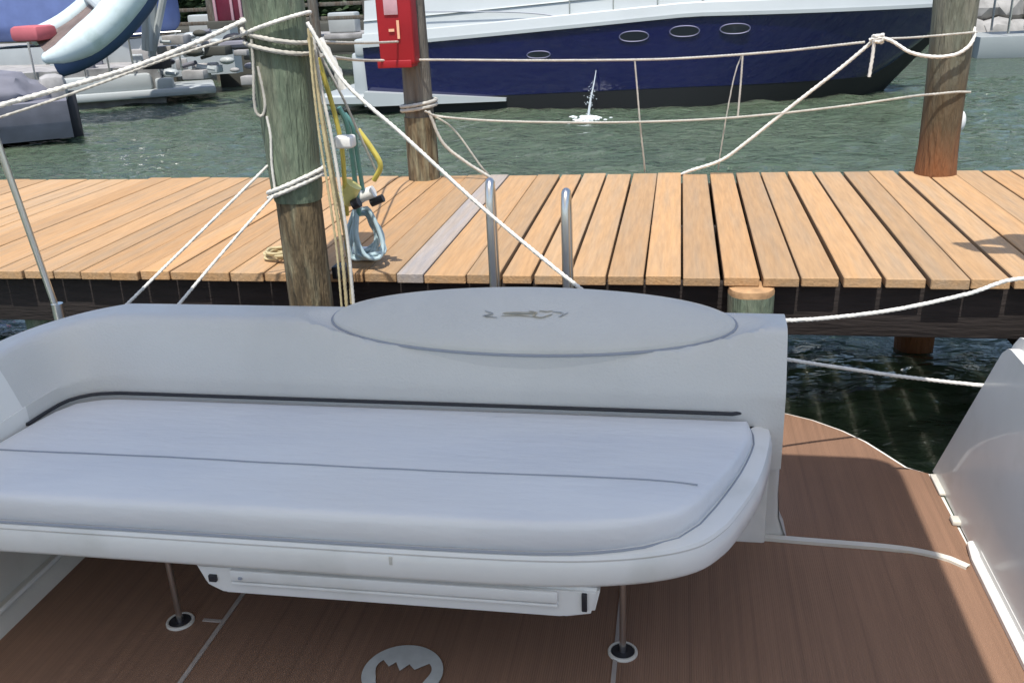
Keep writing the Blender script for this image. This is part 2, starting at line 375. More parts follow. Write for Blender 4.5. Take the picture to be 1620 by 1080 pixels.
piling('short cut off piling stub with a pale top under the near plank ends', .275, 3.33,
       [('shaft', M_pilegreen, [(.082,-2.8),(.083,-1.3),(.084,-1.095)]), ('sawn_top', M_sawn, [(.0835,-1.098),(.084,-1.085),(.081,-1.072),(.06,-1.0685),(.001,-1.068)])])
for i, xx in enumerate((-4.05, -2.75)):
    piling(['dark piling below the dock at the far left', 'mossy piling below the dock left of the flag pole'][i], xx, 3.5, [('shaft', M_pilegreen, [(.10,-2.8),(.10,-1.08)])])

# ---------------- our boat ----------------
boat = thing('motor_boat', 'white motor boat cockpit in the foreground with pale bench seat and brown deck mat', 'boat')
FZ = -1.6
# hull and deck under the mat
plat = [Vector(p) for p in [(.873,2.2),(.873,2.95),(.80,3.0),(.745,3.10),(.70,3.18),(.63,3.265),(.53,3.35),(.436,3.40),(.2,3.46),(-.2,3.50),(-.8,3.52),(-1.4,3.49),(-1.9,3.40),(-2.2,3.2),(-2.3,2.95),(-2.3,2.2)]]
bm = BM(); pad(bm, plat, [(.02,FZ-.14),(0,FZ-.12),(0,FZ-.02),(.008,FZ-.006)], bottom=True)
sp = obj('swim_platform', bm, M_gel, boat)
bm = BM(); pad(bm, [p for p in plat], [(.022,FZ-.012),(.022,FZ-.001),(.025,FZ)], bottom=False)
tag(obj('platform_mat', bm, M_mat, sp), 'sunlit deck mat of the swim platform')
bm = BM(); box(bm, -2.3, 1.85, -1.5, 2.22, FZ-.5, FZ-.01); box(bm, -2.25, 1.8, 2.2, 2.85, FZ-.5, FZ-.13)
obj('hull', bm, M_gel, boat, smooth=False)
bm = BM(); box(bm, -1.80, .868, -1.2, 2.455, FZ-.008, FZ+.003)
fl = obj('cockpit_floor', bm, M_mat, boat, smooth=False)
def strip(bm, pts, wd, z0, z1):
    P = [Vector(p) for p in pts]; n = len(P); a = []
    for i in range(n):
        t = (P[min(i+1,n-1)]-P[max(i-1,0)]).normalized(); nn = Vector((-t.y,t.x))*wd/2
        a.append([bm.verts.new((p.x,p.y,z)) for p, z in ((P[i]-nn,z0),(P[i]-nn,z1),(P[i]+nn,z1),(P[i]+nn,z0))])
    for i in range(n-1):
        for k in range(3): bm.faces.new((a[i][k],a[i][k+1],a[i+1][k+1],a[i+1][k]))
for pts in ([(-1.20,-1),(-1.20,2.46)], [(-.13,-1),(-.13,2.46)]):
    bm = BM(); strip(bm, pts, .0115, FZ, FZ+.0065); obj('mat_seam', bm, M_matline, fl, smooth=False)
bm = BM(); strip(bm, [(-1.26,1.925),(-1.20,1.925)], .010, FZ, FZ+.0062); obj('mat_seam', bm, M_matline, fl, smooth=False)
c = smooth_path([(.16,2.500,0),(.30,2.490,0),(.45,2.482,0),(.623,2.474,0),(.72,2.458,0),(.79,2.43,0),(.83,2.395,0)], .03)
bm = BM(); strip(bm, [(p.x,p.y) for p in c], .022, FZ-.01, FZ+.011); tag(obj('threshold', bm, M_ivory, fl, smooth=False), 'pale curved step line across the walkway')
# round inlay in the mat (pale ring with a notched figure)
LC = (-.652,1.785)
bm = BM()
def annulus(bm, cx, cy, ri, ro, z, n=56, f=None):
    a = []
    for k in range(n):
        t = 2*math.pi*k/n; r_i = ri*(f(t) if f else 1)
        a.append((bm.verts.new((cx+r_i*math.cos(t), cy+r_i*math.sin(t), z)), bm.verts.new((cx+ro*math.cos(t), cy+ro*math.sin(t), z))))
    for k in range(n): q = (k+1) % n; bm.faces.new((a[k][0],a[k][1],a[q][1],a[q][0]))
annulus(bm, *LC, .070, .102, FZ+.0075, f=lambda t: 1+.05*math.sin(5*t))
obj('round_inlay', bm, M_matpale, fl, smooth=False)
bm = BM()
star = [(-.062,.040),(-.040,.016),(-.026,.034),(-.008,.004),(.010,.030),(.028,.012),(.062,.040),(.034,.066),(0,.074),(-.034,.066)]
bm.faces.new([bm.verts.new((LC[0]+a, LC[1]+b, FZ+.0078)) for a, b in star])
obj('inlay_figure', bm, M_matpale, fl, smooth=False)
# leg sockets in the deck
for xx, yy in ((-1.32,1.91),(-.113,1.928)):
    bm = BM(); lathe(bm, [(.038,FZ),(.038,FZ+.007),(.036,FZ+.010),(.031,FZ+.010),(.030,FZ+.004),(.001,FZ+.004)], xx, yy, 32)
    dr = obj('leg_socket', bm, M_ivory, fl)
    bm = BM(); lathe(bm, [(.0295,FZ+.0045),(.029,FZ+.0085),(.020,FZ+.009),(.001,FZ+.0085)], xx, yy, 24); obj('socket_plug', bm, M_dark, fl)

# bench seat
seat_r = [(.205,2.372),(.208,2.28),(.165,2.12),(.10,1.955),(.062,1.875),(.015,1.815),(-.06,1.772),(-.16,1.742),(-.28,1.725),(-.5,1.718),(-.9,1.718),(-1.5,1.72),(-1.81,1.722),(-1.838,1.75),(-1.839,2.01),(-1.838,2.14),(-1.832,2.25),(-1.808,2.325),(-1.74,2.366),(-1.62,2.376),(-1.3,2.377),(-.8,2.377),(-.3,2.377)]
def dense(pts, step=.045):
    P = smooth_path([(a,b,0) for a, b in pts]+[(pts[0][0],pts[0][1],0)], step)[:-1]
    return [Vector((p.x,p.y)) for p in P]
out = dense([(p[0],p[1]) for p in seat_r])
def ccw(o):
    a = sum(o[i].x*o[(i+1) % len(o)].y-o[(i+1) % len(o)].x*o[i].y for i in range(len(o)))
    return o if a > 0 else o[::-1]
out = ccw(out)
def puff(x, y):                                       # padded foam: soft unevenness of the upholstery
    return .0035*noise.noise(Vector((x*2.2,y*4,0)))+.0012*noise.noise(Vector((x*9,y*12,3)))
bench_out = ccw(dense(step=.02, pts=[(p[0]+.058*min(1,max(0,(p[0]+.35)/.45)), p[1]-.018+.085*min(1,max(0,(p[1]-2.1)/.25))) for p in seat_r]))
bm = BM(); pad(bm, bench_out, [(.04,-1.262),(.012,-1.260),(.003,-1.252),(0,-1.245),(0,-1.205),(.006,-1.192),(.004,-1.186),(.008,-1.178),(.03,-1.172)])
bench = obj('bench_seat', bm, M_gel, boat)
tag(bench, 'long moulded bench base with rounded front corner')
bm = BM(); n_ = len(out); nor_ = []
for i in range(n_):
    t = (out[(i+1) % n_]-out[i-1]).normalized(); nor_.append(Vector((-t.y, t.x)))
rings = []
for ins, z in [(.02,-1.180),(.004,-1.176),(0,-1.165),(-.002,-1.145),(0,-1.122),(.004,-1.112),(.010,-1.106),(.018,-1.1035)]:
    rings.append([bm.verts.new((p.x+nor_[i].x*ins, p.y+nor_[i].y*ins, z)) for i, p in enumerate(out)])
base = [v.co.copy() for v in rings[-1]]
for f_ in (.03,.08,.15,.25,.37,.5,.63,.76,.88,1.0):       # towards the middle line of the cushion
    r_ = []
    for p in base:
        m_ = Vector((min(max(p.x,-1.62),-.12), 2.05, 0)); q = Vector((p.x,p.y,0)).lerp(m_, f_)
        r_.append(bm.verts.new((q.x, q.y, -1.1035+.004*(1-(1-min(f_*3,1))**2)+puff(q.x,q.y)*min(f_*6,1))))
    rings.append(r_)
for j in range(len(rings)-1):
    for k in range(n_): bm.faces.new((rings[j][k], rings[j][(k+1) % n_], rings[j+1][(k+1) % n_], rings[j+1][k]))
bm.faces.new(rings[0][::-1])
for v in bm.verts: v.co.z -= .042*min(1,max(0,(v.co.y-1.75)/.62))*min(1,max(0,(v.co.z+1.18)/.06))   # the seat tips back a little
obj('seat_cushion', bm, M_vinyl, bench)
pl = [Vector((x, 1.957+.004*math.sin(x*3), -1.0990+puff(x, 1.957))) for x in [-1.80+i*.03 for i in range(64)] if x < .085]
pl = [p+Vector((0,-.45*max(0,p.x+.10)**2,-.02*max(0,p.x)-.0138)) for p in pl]
bm = BM(); tube(bm, pl, .0026, 6); obj('cushion_seam', bm, M_piping, bench)
pl = [Vector((p.x, p.y, -1.1745)) for p in bench_out if True]
rim = [Vector((p.x, p.y)) for p in out]
bm = BM(); sweep2(bm, rim+[rim[0]], [(-.006,-1.178),(-.010,-1.174),(-.006,-1.170),(0,-1.174)], close_prof=True, caps=False); obj('cushion_piping', bm, M_piping, bench)
# under-seat box
bm = BM()
prof = [(-1.125,-1.262),(-1.10,-1.325),(-1.06,-1.345),(-.235,-1.345),(-.165,-1.330),(-.150,-1.262)]
fr = [bm.verts.new((a,1.722,b)) for a, b in prof]; bk = [bm.verts.new((a,1.93,b)) for a, b in prof]
bm.faces.new(fr); bm.faces.new(bk[::-1])
for i in range(len(prof)): j = (i+1) % len(prof); bm.faces.new((fr[i],bk[i],bk[j],fr[j]))
bmesh.ops.bevel(bm, geom=[e for e in bm.edges], offset=.008, segments=2, affect='EDGES')
obj('seat_box', bm, M_gel, bench)
bm = BM(); box(bm, -1.03, -.245, 1.7135, 1.7235, -1.312, -1.303, .003); box(bm, -1.03, -.245, 1.712, 1.7235, -1.300, -1.270, .004); obj('box_trim', bm, M_gel, bench)
bm = BM(); box(bm, -.192, -.180, 1.714, 1.7245, -1.318, -1.272, .002); obj('latch', bm, M_dark, bench)
bm = BM(); box(bm, -1.088, -1.068, 1.714, 1.7245, -1.308, -1.290, .002); obj('latch', bm, M_dark, bench)
bm = BM(); box(bm, -1.008, -.998, 1.708, 1.7135, -1.292, -1.286, .001); obj('latch', bm, M_piping, bench)
bm = BM(); box(bm, -.625, -.617, 1.6985, 1.7025, -1.215, -1.195, .001); obj('tray_joint', bm, M_ivory, bench)
for xx, yy in ((-1.32,1.91),(-.113,1.928)):
    bm = BM(); tube(bm, [Vector((xx,yy,FZ+.008)), Vector((xx,yy,-1.255))], .0085, 14); obj('leg', bm, M_steel, bench)
LCx, LCy, LA, LB, SL, PZ = -.425, 2.513, .594, .110, .553, -.913
# transom: backrest wrapping round the left corner
path = [(.300,2.385),(.1,2.388),(-.6,2.388),(-1.4,2.388),(-1.62,2.388),(-1.73,2.384),(-1.795,2.362),(-1.833,2.312),(-1.846,2.23),(-1.849,2.12),(-1.850,2.0),(-1.852,1.7),(-1.855,1.2)]
pth = [Vector((p.x,p.y)) for p in smooth_path([(a,b,0) for a, b in path], .008)]
# travelling leftwards (-X): left of travel is towards -Y, so the outward offset is negative
pf = [(.002,-1.30),(.002,-1.20),(.002,-1.104),(.002,-1.099),(.002,-1.094),(.002,-1.085),(-.002,-1.065),(-.020,-1.010),(-.034,-.970),(-.048,-.935),(-.056,-.918),(-.068,-.908),(-.084,-.904),(-.10,-.903),(-.12,-.903),(-.14,-.902),(-.16,-.902),(-.17,-.903),(-.18,-.905),(-.198,-.913),(-.212,-.930),(-.22,-.96),(-.225,-1.02),(-.225,-1.46),(-.22,-1.46),(-.05,-1.30)]
bm = BM(); sweep2(bm, pth, pf, close_prof=True)
for v in bm.verts:
    if v.co.x < -1.5 and v.co.z > -1.085: v.co.z -= .050*min(1, max(0,(-1.72-v.co.x)/.35))
    q = math.hypot((v.co.x-LCx)/LA, (v.co.y-LCy)/LB)          # the padded oval is let into the moulding
    if q < 1.5 and v.co.z > -1.2: v.co.z = min(v.co.z, PZ+SL*(v.co.y-LCy)-.010+.35*max(0,q-1.01)**1.3)
for f in bm.faces:
    if f.calc_center_median().y < 2.16: f.material_index = 1
tr = obj('transom', bm, [M_back, M_gel], boat, angle=50); tag(tr, 'low padded backrest coaming behind the bench')
bm = BM(); box(bm, -1.8, .28, 2.470, 2.62, FZ-.1, -1.30, .01); obj('transom_wall', bm, M_gel, tr)
bm = BM(); fr = []
prof = [(.180,2.440),(.304,2.440),(.305,2.50),(.305,2.56),(.304,2.625),(.18,2.625)]
lv = [(-1.0,-.02),(-1.04,0),(-1.2,.004),(-1.45,.010),(-1.53,.020),(-1.575,.040),(-1.60,.055)]
P2 = ccw(rounded([Vector(p) for p in prof], [0,.02,.02,.02,.02,0], 4)); rings = []
for z, fl_ in lv:
    rings.append([bm.verts.new((p.x+(fl_*.75 if p.x > .25 else 0), p.y+(.065*max(0,(-1.1-z)/.5) if p.y < 2.5 else 0), z)) for p in P2])
for i in range(len(rings)-1):
    for k in range(len(P2)): bm.faces.new((rings[i][k],rings[i][(k+1)%len(P2)],rings[i+1][(k+1)%len(P2)],rings[i+1][k]))
bm.faces.new(rings[0]); bm.faces.new(rings[-1])
obj('transom_end', bm, M_back, tr, angle=50)
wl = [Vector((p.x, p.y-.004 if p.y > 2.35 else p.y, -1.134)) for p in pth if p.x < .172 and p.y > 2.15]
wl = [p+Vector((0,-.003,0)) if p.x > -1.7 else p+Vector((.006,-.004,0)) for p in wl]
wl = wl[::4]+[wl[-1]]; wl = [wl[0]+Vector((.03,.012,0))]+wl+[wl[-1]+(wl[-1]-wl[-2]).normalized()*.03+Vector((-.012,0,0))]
bm = BM(); tube(bm, wl, .0056, 8); obj('crease_shade_strip', bm, M_dark, tr)  # dark strip standing for the shaded gap between cushion and backrest
# oval lid on the transom
bm = BM(); N = 96; ri = []
for rr, dz in ((.992,-.030),(1.0,-.010),(.994,-.003),(.975,.002),(.965,.001),(.945,.004),(.80,.010),(.5,.014),(.2,.015)):
    ri.append([bm.verts.new((LCx+LA*rr*math.cos(2*math.pi*k/N), LCy+LB*rr*math.sin(2*math.pi*k/N), PZ+SL*LB*rr*math.sin(2*math.pi*k/N)+dz)) for k in range(N)])
for i in range(len(ri)-1):
    for k in range(N): bm.faces.new((ri[i][k],ri[i][(k+1)%N],ri[i+1][(k+1)%N],ri[i+1][k]))
bm.faces.new(ri[0][::-1]); bm.faces.new(ri[-1])
tag(obj('lid', bm, M_lid, tr), 'grey oval lid on top of the transom')
def lidz(x, y):
    q = math.hypot((x-LCx)/LA, (y-LCy)/LB); q = min(q, 1)
    return PZ+SL*(y-LCy)+.015*(1-q*q)+.003
bm = BM(); rg = []
for rr, z_, cut in ((1.0,-.016,0),(1.0,-.05,0),(.99,-.075,0),(.97,-.10,0)):
    rg.append([bm.verts.new((LCx+LA*rr*math.cos(2*math.pi*k/N), LCy+LB*rr*math.sin(2*math.pi*k/N), PZ+SL*LB*math.sin(2*math.pi*k/N)+z_)) for k in range(N)])
for i in range(3):
    for k in range(N): bm.faces.new((rg[i][k],rg[i][(k+1)%N],rg[i+1][(k+1)%N],rg[i+1][k]))
bm.faces.new(rg[0]); bm.faces.new(rg[-1][::-1]); obj('lid_surround', bm, M_back, tr)
bm = BM(); tube(bm, [Vector((LCx+LA*1.002*math.cos(2*math.pi*k/N), LCy+LB*1.01*math.sin(2*math.pi*k/N), PZ+SL*LB*math.sin(2*math.pi*k/N)-.010)) for k in range(N+1)], .0042, 8, cap=False)
obj('lid_piping', bm, M_piping, tr)
# worn tan and grey emblem on the lid: a bar with a curling stroke beneath
def stroke(bm, pts, wd):
    P = smooth_path([(a,ey+(b-ey)*.62,0) for a, b in pts], .006); wd *= .75; n = len(P); a = []
    for i in range(n):
        t = (P[min(i+1,n-1)]-P[max(i-1,0)]).normalized(); nn = Vector((-t.y,t.x,0))*wd/2*(.45+.55*math.sin(math.pi*(i+.5)/n))
        a.append((bm.verts.new((P[i].x-nn.x, P[i].y-nn.y, lidz(P[i].x,P[i].y))), bm.verts.new((P[i].x+nn.x, P[i].y+nn.y, lidz(P[i].x,P[i].y)))))
    for i in range(n-1): bm.faces.new((a[i][0],a[i][1],a[i+1][1],a[i+1][0]))
ex, ey = -.450, 2.508
bm = BM()
stroke(bm, [(ex-.045,ey+.006),(ex+.0,ey+.010),(ex+.05,ey+.009)], .020)
stroke(bm, [(ex+.03,ey+.020),(ex+.055,ey+.010),(ex+.045,ey-.006),(ex+.07,ey-.014),(ex+.10,ey+.004)], .010)
stroke(bm, [(ex+.06,ey+.022),(ex+.085,ey+.018),(ex+.10,ey+.024)], .008)
stroke(bm, [(ex-.05,ey-.010),(ex,ey-.006),(ex+.05,ey-.012)], .006)
obj('lid_emblem', bm, M_gold, tr, smooth=False)
bm = BM()
stroke(bm, [(ex-.10,ey+.018),(ex-.075,ey+.002),(ex-.10,ey-.010),(ex-.06,ey-.018)], .010)
obj('lid_emblem', bm, M_markgrey, tr, smooth=False); bm = BM()
stroke(bm, [(ex+.10,ey+.018),(ex+.13,ey+.012),(ex+.12,ey-.010),(ex+.145,ey+.014)], .009)
obj('lid_emblem', bm, M_markgrey, tr, smooth=False)
# left coaming foot along the floor
bm = BM(); sweep2(bm, [Vector((-1.80,2.44)), Vector((-1.80,-1.2))], [(.022,FZ),(.012,FZ+.028),(0,FZ+.040),(-.006,FZ+.052),(-.030,FZ+.056),(-.036,FZ+.10),(-.05,-1.30),(-.08,-1.2),(-.45,-1.2),(-.45,FZ)], close_prof=True)
lc = obj('left_coaming', bm, M_ivory, boat)
bm = BM(); tube(bm, [Vector((-1.803,2.44-.2*i,FZ+.056)) for i in range(18)], .0075, 8); obj('edge_bead', bm, M_gel, lc)
# right coaming beside the walkway
bm = BM()
side = [(3.00,FZ),(2.60,-.995),(2.565,-.962),(2.53,-.955),(-1.2,-.955),(-1.2,FZ)]
ra = [[bm.verts.new((xx+(.03 if z > -1.2 else 0), y, z)) for y, z in side] for xx in (.868, 1.85)]
for i in range(6): j = (i+1) % 6; bm.faces.new((ra[0][i],ra[0][j],ra[1][j],ra[1][i]))
bm.faces.new(ra[0]); bm.faces.new(ra[1][::-1])
bmesh.ops.bevel(bm, geom=[e for e in bm.edges if e.verts[0].co.x < 1 and e.verts[1].co.x < 1 and max(e.verts[0].co.z,e.verts[1].co.z) > FZ+.1], offset=.030, segments=4, affect='EDGES')
rc = obj('right_coaming', bm, M_gel, boat, angle=60)
bm = BM(); sweep2(bm, [Vector((.90,-1.2)), Vector((.90,2.42)), Vector((.91,2.50))], [(0,FZ+.004),(.055,FZ+.004),(.055,FZ+.018),(.048,FZ+.024),(.034,FZ+.026),(.032,FZ+.040),(.024,FZ+.046),(0,FZ+.048)], close_prof=True)
tag(obj('kick_rail', bm, M_gel, rc), 'white stepped moulding at the foot of the coaming')
bm = BM(); box(bm, .845, .872, 2.62, 2.66, FZ, FZ+.016, .005); obj('hinge', bm, M_ivory, rc)
bm = BM(); box(bm, .850,.872,2.80,2.93,FZ,FZ+.010,.004); obj('hinge', bm, M_ivory, rc)
# boarding rails standing on the platform
for xx, yy, zt in ((-.600,2.93,-.60),(-.353,2.93,-.635)):
    r0 = .0145; sl_ = xx/2.93+.13
    arc = [Vector((xx, yy, FZ-.005)), Vector((xx, yy, zt-.12))]
    arc = [Vector((xx-.004, yy, FZ-.005+i*(zt-.10-FZ)/10)) for i in range(11)]
    arc += [Vector((xx-.004+sl_*.035*(1-math.cos(a)), yy+.035*(1-math.cos(a)), zt-.105+.10*math.sin(a))) for a in [math.pi*k/12 for k in range(1,13)]]
    arc += [Vector((xx-.004+sl_*.07, yy+.07, zt-.105-i*(zt-.10-FZ)/10)) for i in range(1,11)]
    bm = BM(); tube(bm, arc, r0, 14); obj('boarding_rail', bm, M_steel, boat)
# left flag pole
bm = BM(); tube(bm, [at(95,505,Y=2.62), at(0,236,Y=2.60), at(-60,60,Y=2.59)], .0105, 12); fp = obj('flag_pole', bm, M_steel, boat)
bm = BM(); tube(bm, [at(97,512,Y=2.62), at(90,480,Y=2.62)], .019, 14); obj('pole_socket', bm, M_steel, fp)
# white canvas bimini over the cockpit: it shades the bench and lets a little light through
bm = BM(); pad(bm, ccw(rounded([Vector(p) for p in [(.826,-2.2),(.826,2.165),(-1.99,2.165),(-1.99,-2.2)]], [.05,.12,.25,.05], 8)), [(.0,.488),(0,.49)], bottom=False)
ht = obj('bimini_top', bm, M_canvas, boat)
for sx in (-1.93,.79):
    bm = BM(); tube(bm, [Vector((sx,-1.2,-.96)),Vector((sx,-1.2,.45))], .02, 12); obj('bimini_post', bm, M_steel, ht)

# ---------------- ropes ----------------
def rope(label, pts, r, m, twist=True, group=None, step=None, cat='rope', name='mooring_line', lobes=.2):
    P = smooth_path(pts, step or max(.008, r*1.2))
    bm = BM(); tube(bm, P, r, 9 if twist else 8, twist=2*math.pi/(r*9) if twist else 0, lobes=lobes if twist else 0)
    return tag(obj(name, bm, m), label, cat, group)
def wrap(cx, cy, z, r, turns, pitch, tilt=0.0, a0=0.0):
    return [Vector((cx+r*math.cos(a0+t), cy+r*math.sin(a0+t), z+pitch*t/(2*math.pi)+tilt*math.cos(a0+t)*r)) for t in [turns*2*math.pi*k/(18*turns) for k in range(int(18*turns)+1)]]
PX, PY = -1.355, 3.15
rope('white stern line running from the piling wrap down behind the oval lid',
     [at(486,36,Y=3.03), at(545,130,Y=3.0), at(640,216,Y=2.96), at(760,326,Y=2.92), at(870,418,Y=2.80), at(928,466,Y=2.70), Vector((-.25,2.63,-.93))], .0062, M_rope)
rope('grey white line from the piling top out of the frame at left',
     [at(388,32,Y=3.04), at(300,72,Y=2.9), at(200,110,Y=2.75), at(90,142,Y=2.6), at(0,167,Y=2.5), at(-120,200,Y=2.35)], .0072, M_rope)
rope('frayed second line just below the upper one, left of the piling',
     [at(402,50,Y=3.06), at(330,72,Y=2.98), at(250,98,Y=2.9), at(170,128,Y=2.8), at(80,160,Y=2.7), at(-60,205,Y=2.55)], .0040, M_ropegrey)
rope('white line dropping from the piling collar to the transom, the left one of two',
     [at(424,262,Y=3.1), at(340,345,Y=2.98), at(255,428,Y=2.84), at(190,492,Y=2.62), Vector((-1.85,2.62,-.99))], .0050, M_rope)
rope('white line dropping from the piling collar to the transom, the right one of two',
     [at(446,296,Y=3.08), at(400,345,Y=3.0), at(330,425,Y=2.86), at(275,490,Y=2.62), Vector((-1.64,2.62,-.96))], .0050, M_rope)
rope('two grey white turns of rope round the top of the green piling', wrap(PX,PY,-.185,.112,2.2,.035,-.28,2.5), .0075, M_ropegrey, name='rope_wrap')
rope('slack higher turn of rope sagging across the green piling', wrap(PX,PY,-.105,.116,1.15,.02,.25,3.0), .0062, M_rope, name='rope_wrap')
rope('white rope collar tied where the piling turns brown', wrap(PX,PY,-.655,.103,2.1,.018,.35,2.5), .0075, M_rope, name='rope_wrap')
rope('loose loop hanging down the left side of the green piling',
     [at(398,62,Y=3.05), at(401,110,Y=3.05), at(402,160,Y=3.05), at(407,181,Y=3.05), at(416,182,Y=3.06), at(419,160,Y=3.06), at(408,105,Y=3.06)], .0048, M_ropegrey)
rope('thin tail running down the left side of the green piling', [at(422,184,Y=3.06), at(428,215,Y=3.06), at(430,260,Y=3.06), at(435,300,Y=3.06)], .0045, M_rope)
for i, (lab, dx, m, r, yy) in enumerate((('tan rope running down the right side of the green piling', 0, M_ropetan, .0062, 3.08),
        ('pale rope outermost of those down the right side of the piling', 11, M_rope, .0058, 3.12),
        ('thin tan cord closest to the piling on its right side', -8, M_ropetan, .0040, 3.06))):
    rope(lab, [at(490+dx*.3,45,Y=yy), at(500+dx*.6,130,Y=yy), at(514+dx,220,Y=yy), at(527+dx,300,Y=yy), at(540+dx,390,Y=yy), at(549+dx,490,Y=yy)], r, m)
rope('tan rope looping down the right side of the piling to the dock edge', [at(488,60,Y=3.1), at(508,170,Y=3.1), at(530,290,Y=3.14), at(545,370,Y=3.2), at(552,425,Y=3.26), at(556,480,Y=3.27)], .0055, M_ropetan)
rope('white frayed rope end hanging beside the top of the stern line', [at(505,62,Y=3.1), at(520,88,Y=3.1), at(533,112,Y=3.1), at(543,142,Y=3.1)], .013, M_rope, lobes=.3)
bm = BM()  # unseen coil, put in to cast a shadow on the planks
for k in range(5): 
    c_ = [Vector((1.385+(.20+.012*k)*math.cos(t),3.0+.03*math.sin(3*t+k),.68+(.15+.01*k)*math.sin(t)+.02*k)) for t in [2*math.pi*i/30 for i in range(31)]]
    tube(bm, c_, .02, 8, cap=False)
tag(obj('shadow_caster_coil', bm, M_ropegrey), 'rope coil added out of view above the near right piling to shadow the dock', 'rope')
rope('thin line slanting from the piling top to the cord plugs', [at(500,75,Y=3.15), at(540,150,Y=3.2), at(565,205,Y=3.28), at(598,276,Y=3.34)], .0045, M_ropegrey)
rope('slack white line from the transom corner over the water to the right piling',
     [Vector((.18,2.62,-.95)), at(1170,506,Y=2.70), at(1240,507,Y=2.82), at(1320,502,Y=2.90), at(1420,489,Y=2.97), at(1530,465,Y=3.03), at(1622,440,Y=3.08), Vector((1.385,3.05,-.97))], .0062, M_rope)
rope('white line stretched low across the walkway gap to the coaming', [at(1225,564,Y=2.72), at(1250,569,Y=2.74), at(1340,583,Y=2.78), at(1440,597,Y=2.80), at(1540,608,Y=2.82), at(1600,612,Y=2.84)], .0056, M_rope)
rope('thin line stretched between the far pilings above the blue hull',
     [at(508,88,Y=3.15), at(545,93,Y=4.0), at(585,96,Y=4.85), at(690,95,Y=5.08), at(850,96,Y=5.15), at(1000,95,Y=5.16), at(1090,92,Y=5.16), at(1230,82,Y=5.16), at(1368,67,Y=5.16)], .0060, M_ropegrey)
rope('lower sagging line between the far pilings', [at(672,176,Y=5.06), at(700,185,Y=5.1), at(800,192,Y=5.15), at(950,194,Y=5.16), at(1100,190,Y=5.16), at(1230,180,Y=5.16), at(1350,166,Y=5.15), at(1440,153,Y=5.1), at(1480,149,Y=5.045), at(1512,146,Y=5.06), at(1535,146,Y=5.15)], .0056, M_ropegrey)
rope('thick braided line slanting from the white knot down to the dock edge', [at(1385,62,Y=5.15), at(1330,108,Y=5.15), at(1250,170,Y=5.16), at(1180,226,Y=5.18), at(1140,254,Y=5.2), at(1090,271,Y=5.22), Vector((-.02,5.26,-1.06))], .0088, M_rope)
rope('white slack rope from the knot dipping across the right piling', [at(1375,64,Y=5.13), at(1392,60,Y=5.12), at(1412,66,Y=5.1), at(1440,83,Y=5.05), at(1475,90,Y=5.03), at(1510,87,Y=5.03), at(1532,74,Y=5.05), at(1541,58,Y=5.08), at(1541,44,Y=5.12)], .0085, M_rope)
rope('thin horizontal line tied round the right piling above the slack rope', [at(1390,62,Y=5.14), at(1440,60,Y=5.1), at(1490,56,Y=5.03), at(1535,52,Y=5.05), at(1545,51,Y=5.15)], .0050, M_ropegrey)
rope('short white tail hanging from the knot', [at(1383,62,Y=5.12), at(1381,85,Y=5.12), at(1375,122,Y=5.12)], .0085, M_rope)
rope('white knot joining the lines left of the right piling', wrap(.97,5.13,-.36,.022,3,.012,0), .0095, M_rope, name='rope_knot')
rope('thin line hanging straight down in front of the blue hull, left of the doubled one', [at(1004,94,Y=5.16), at(1008,140,Y=5.17), at(1013,200,Y=5.18), at(1019,256,Y=5.23), at(1020,272,Y=5.27)], .0045, M_ropegrey)
rope('short line hanging beside the doubled one before the blue hull', [at(1175,86,Y=5.16), at(1172,130,Y=5.16), at(1167,187,Y=5.16)], .0050, M_ropegrey)
rope('long thin line slanting down left of the short hanging one', [at(1173,88,Y=5.17), at(1162,120,Y=5.17), at(1150,180,Y=5.18), at(1140,240,Y=5.22), at(1136,270,Y=5.27)], .0034, M_ropegrey)
rope('white rope collar round the slim far piling', wrap(-1.44,5.17,-.64,.098,2.1,.022,.1,2), .010, M_ropegrey, name='rope_wrap')
rope('grey rope slanting from the slim far piling down to the dock', [at(678,176,Y=5.08), at(700,225,Y=5.1), at(735,255,Y=5.12), at(775,280,Y=5.12)], .0085, M_ropegrey)
rope('thin grey line slanting beside the thicker rope at the far dock edge', [at(680,180,Y=5.1), at(718,205,Y=5.14), at(760,262,Y=5.18), at(772,275,Y=5.25)], .0050, M_ropegrey)
rope('grey line crossing from the green piling to the stern of the blue boat', [at(500,66,Y=3.16), at(540,68,Y=3.7), at(590,68,Y=4.6), at(640,66,Y=5.05)], .0055, M_ropegrey)

# ---------------- shore gear beside the green piling ----------------
cord = thing('shore_power_cord', 'yellow shore power cord with a white connector hanging beside the green piling', 'power cord')
bm = BM(); tube(bm, smooth_path([at(503,92,Y=3.2), at(518,140,Y=3.22), at(532,190,Y=3.25), at(541,235,Y=3.27), at(546,300,Y=3.3), at(549,340,Y=3.34)], .012), .0085, 10)
tube(bm, smooth_path([at(566,205,Y=3.3), at(588,235,Y=3.31), at(602,262,Y=3.32), at(592,285,Y=3.34)], .012), .010, 10); obj('cable', bm, M_yellow, cord)
p = at(545,224,Y=3.22); bm = BM(); box(bm, p.x-.030, p.x+.036, p.y-.03, p.y+.03, p.z-.022, p.z+.022, .010, seg=3); obj('connector', bm, M_white, cord)
p = at(552,306,Y=3.32); bm = BM(); tube(bm, [p+Vector((-.025,0,-.03)), p+Vector((.022,0,.035))], .034, 16); obj('plug_boot', bm, M_yellow2, cord)
p = at(563,322,Y=3.3); bm = BM(); tube(bm, [p+Vector((-.012,0,-.006)), p+Vector((.014,0,.006))], .020, 14); obj('plug_face', bm, M_dark, cord)
adp = thing('adapter_plug', 'small white and black adapter plug on the dock behind the hose', 'plug')
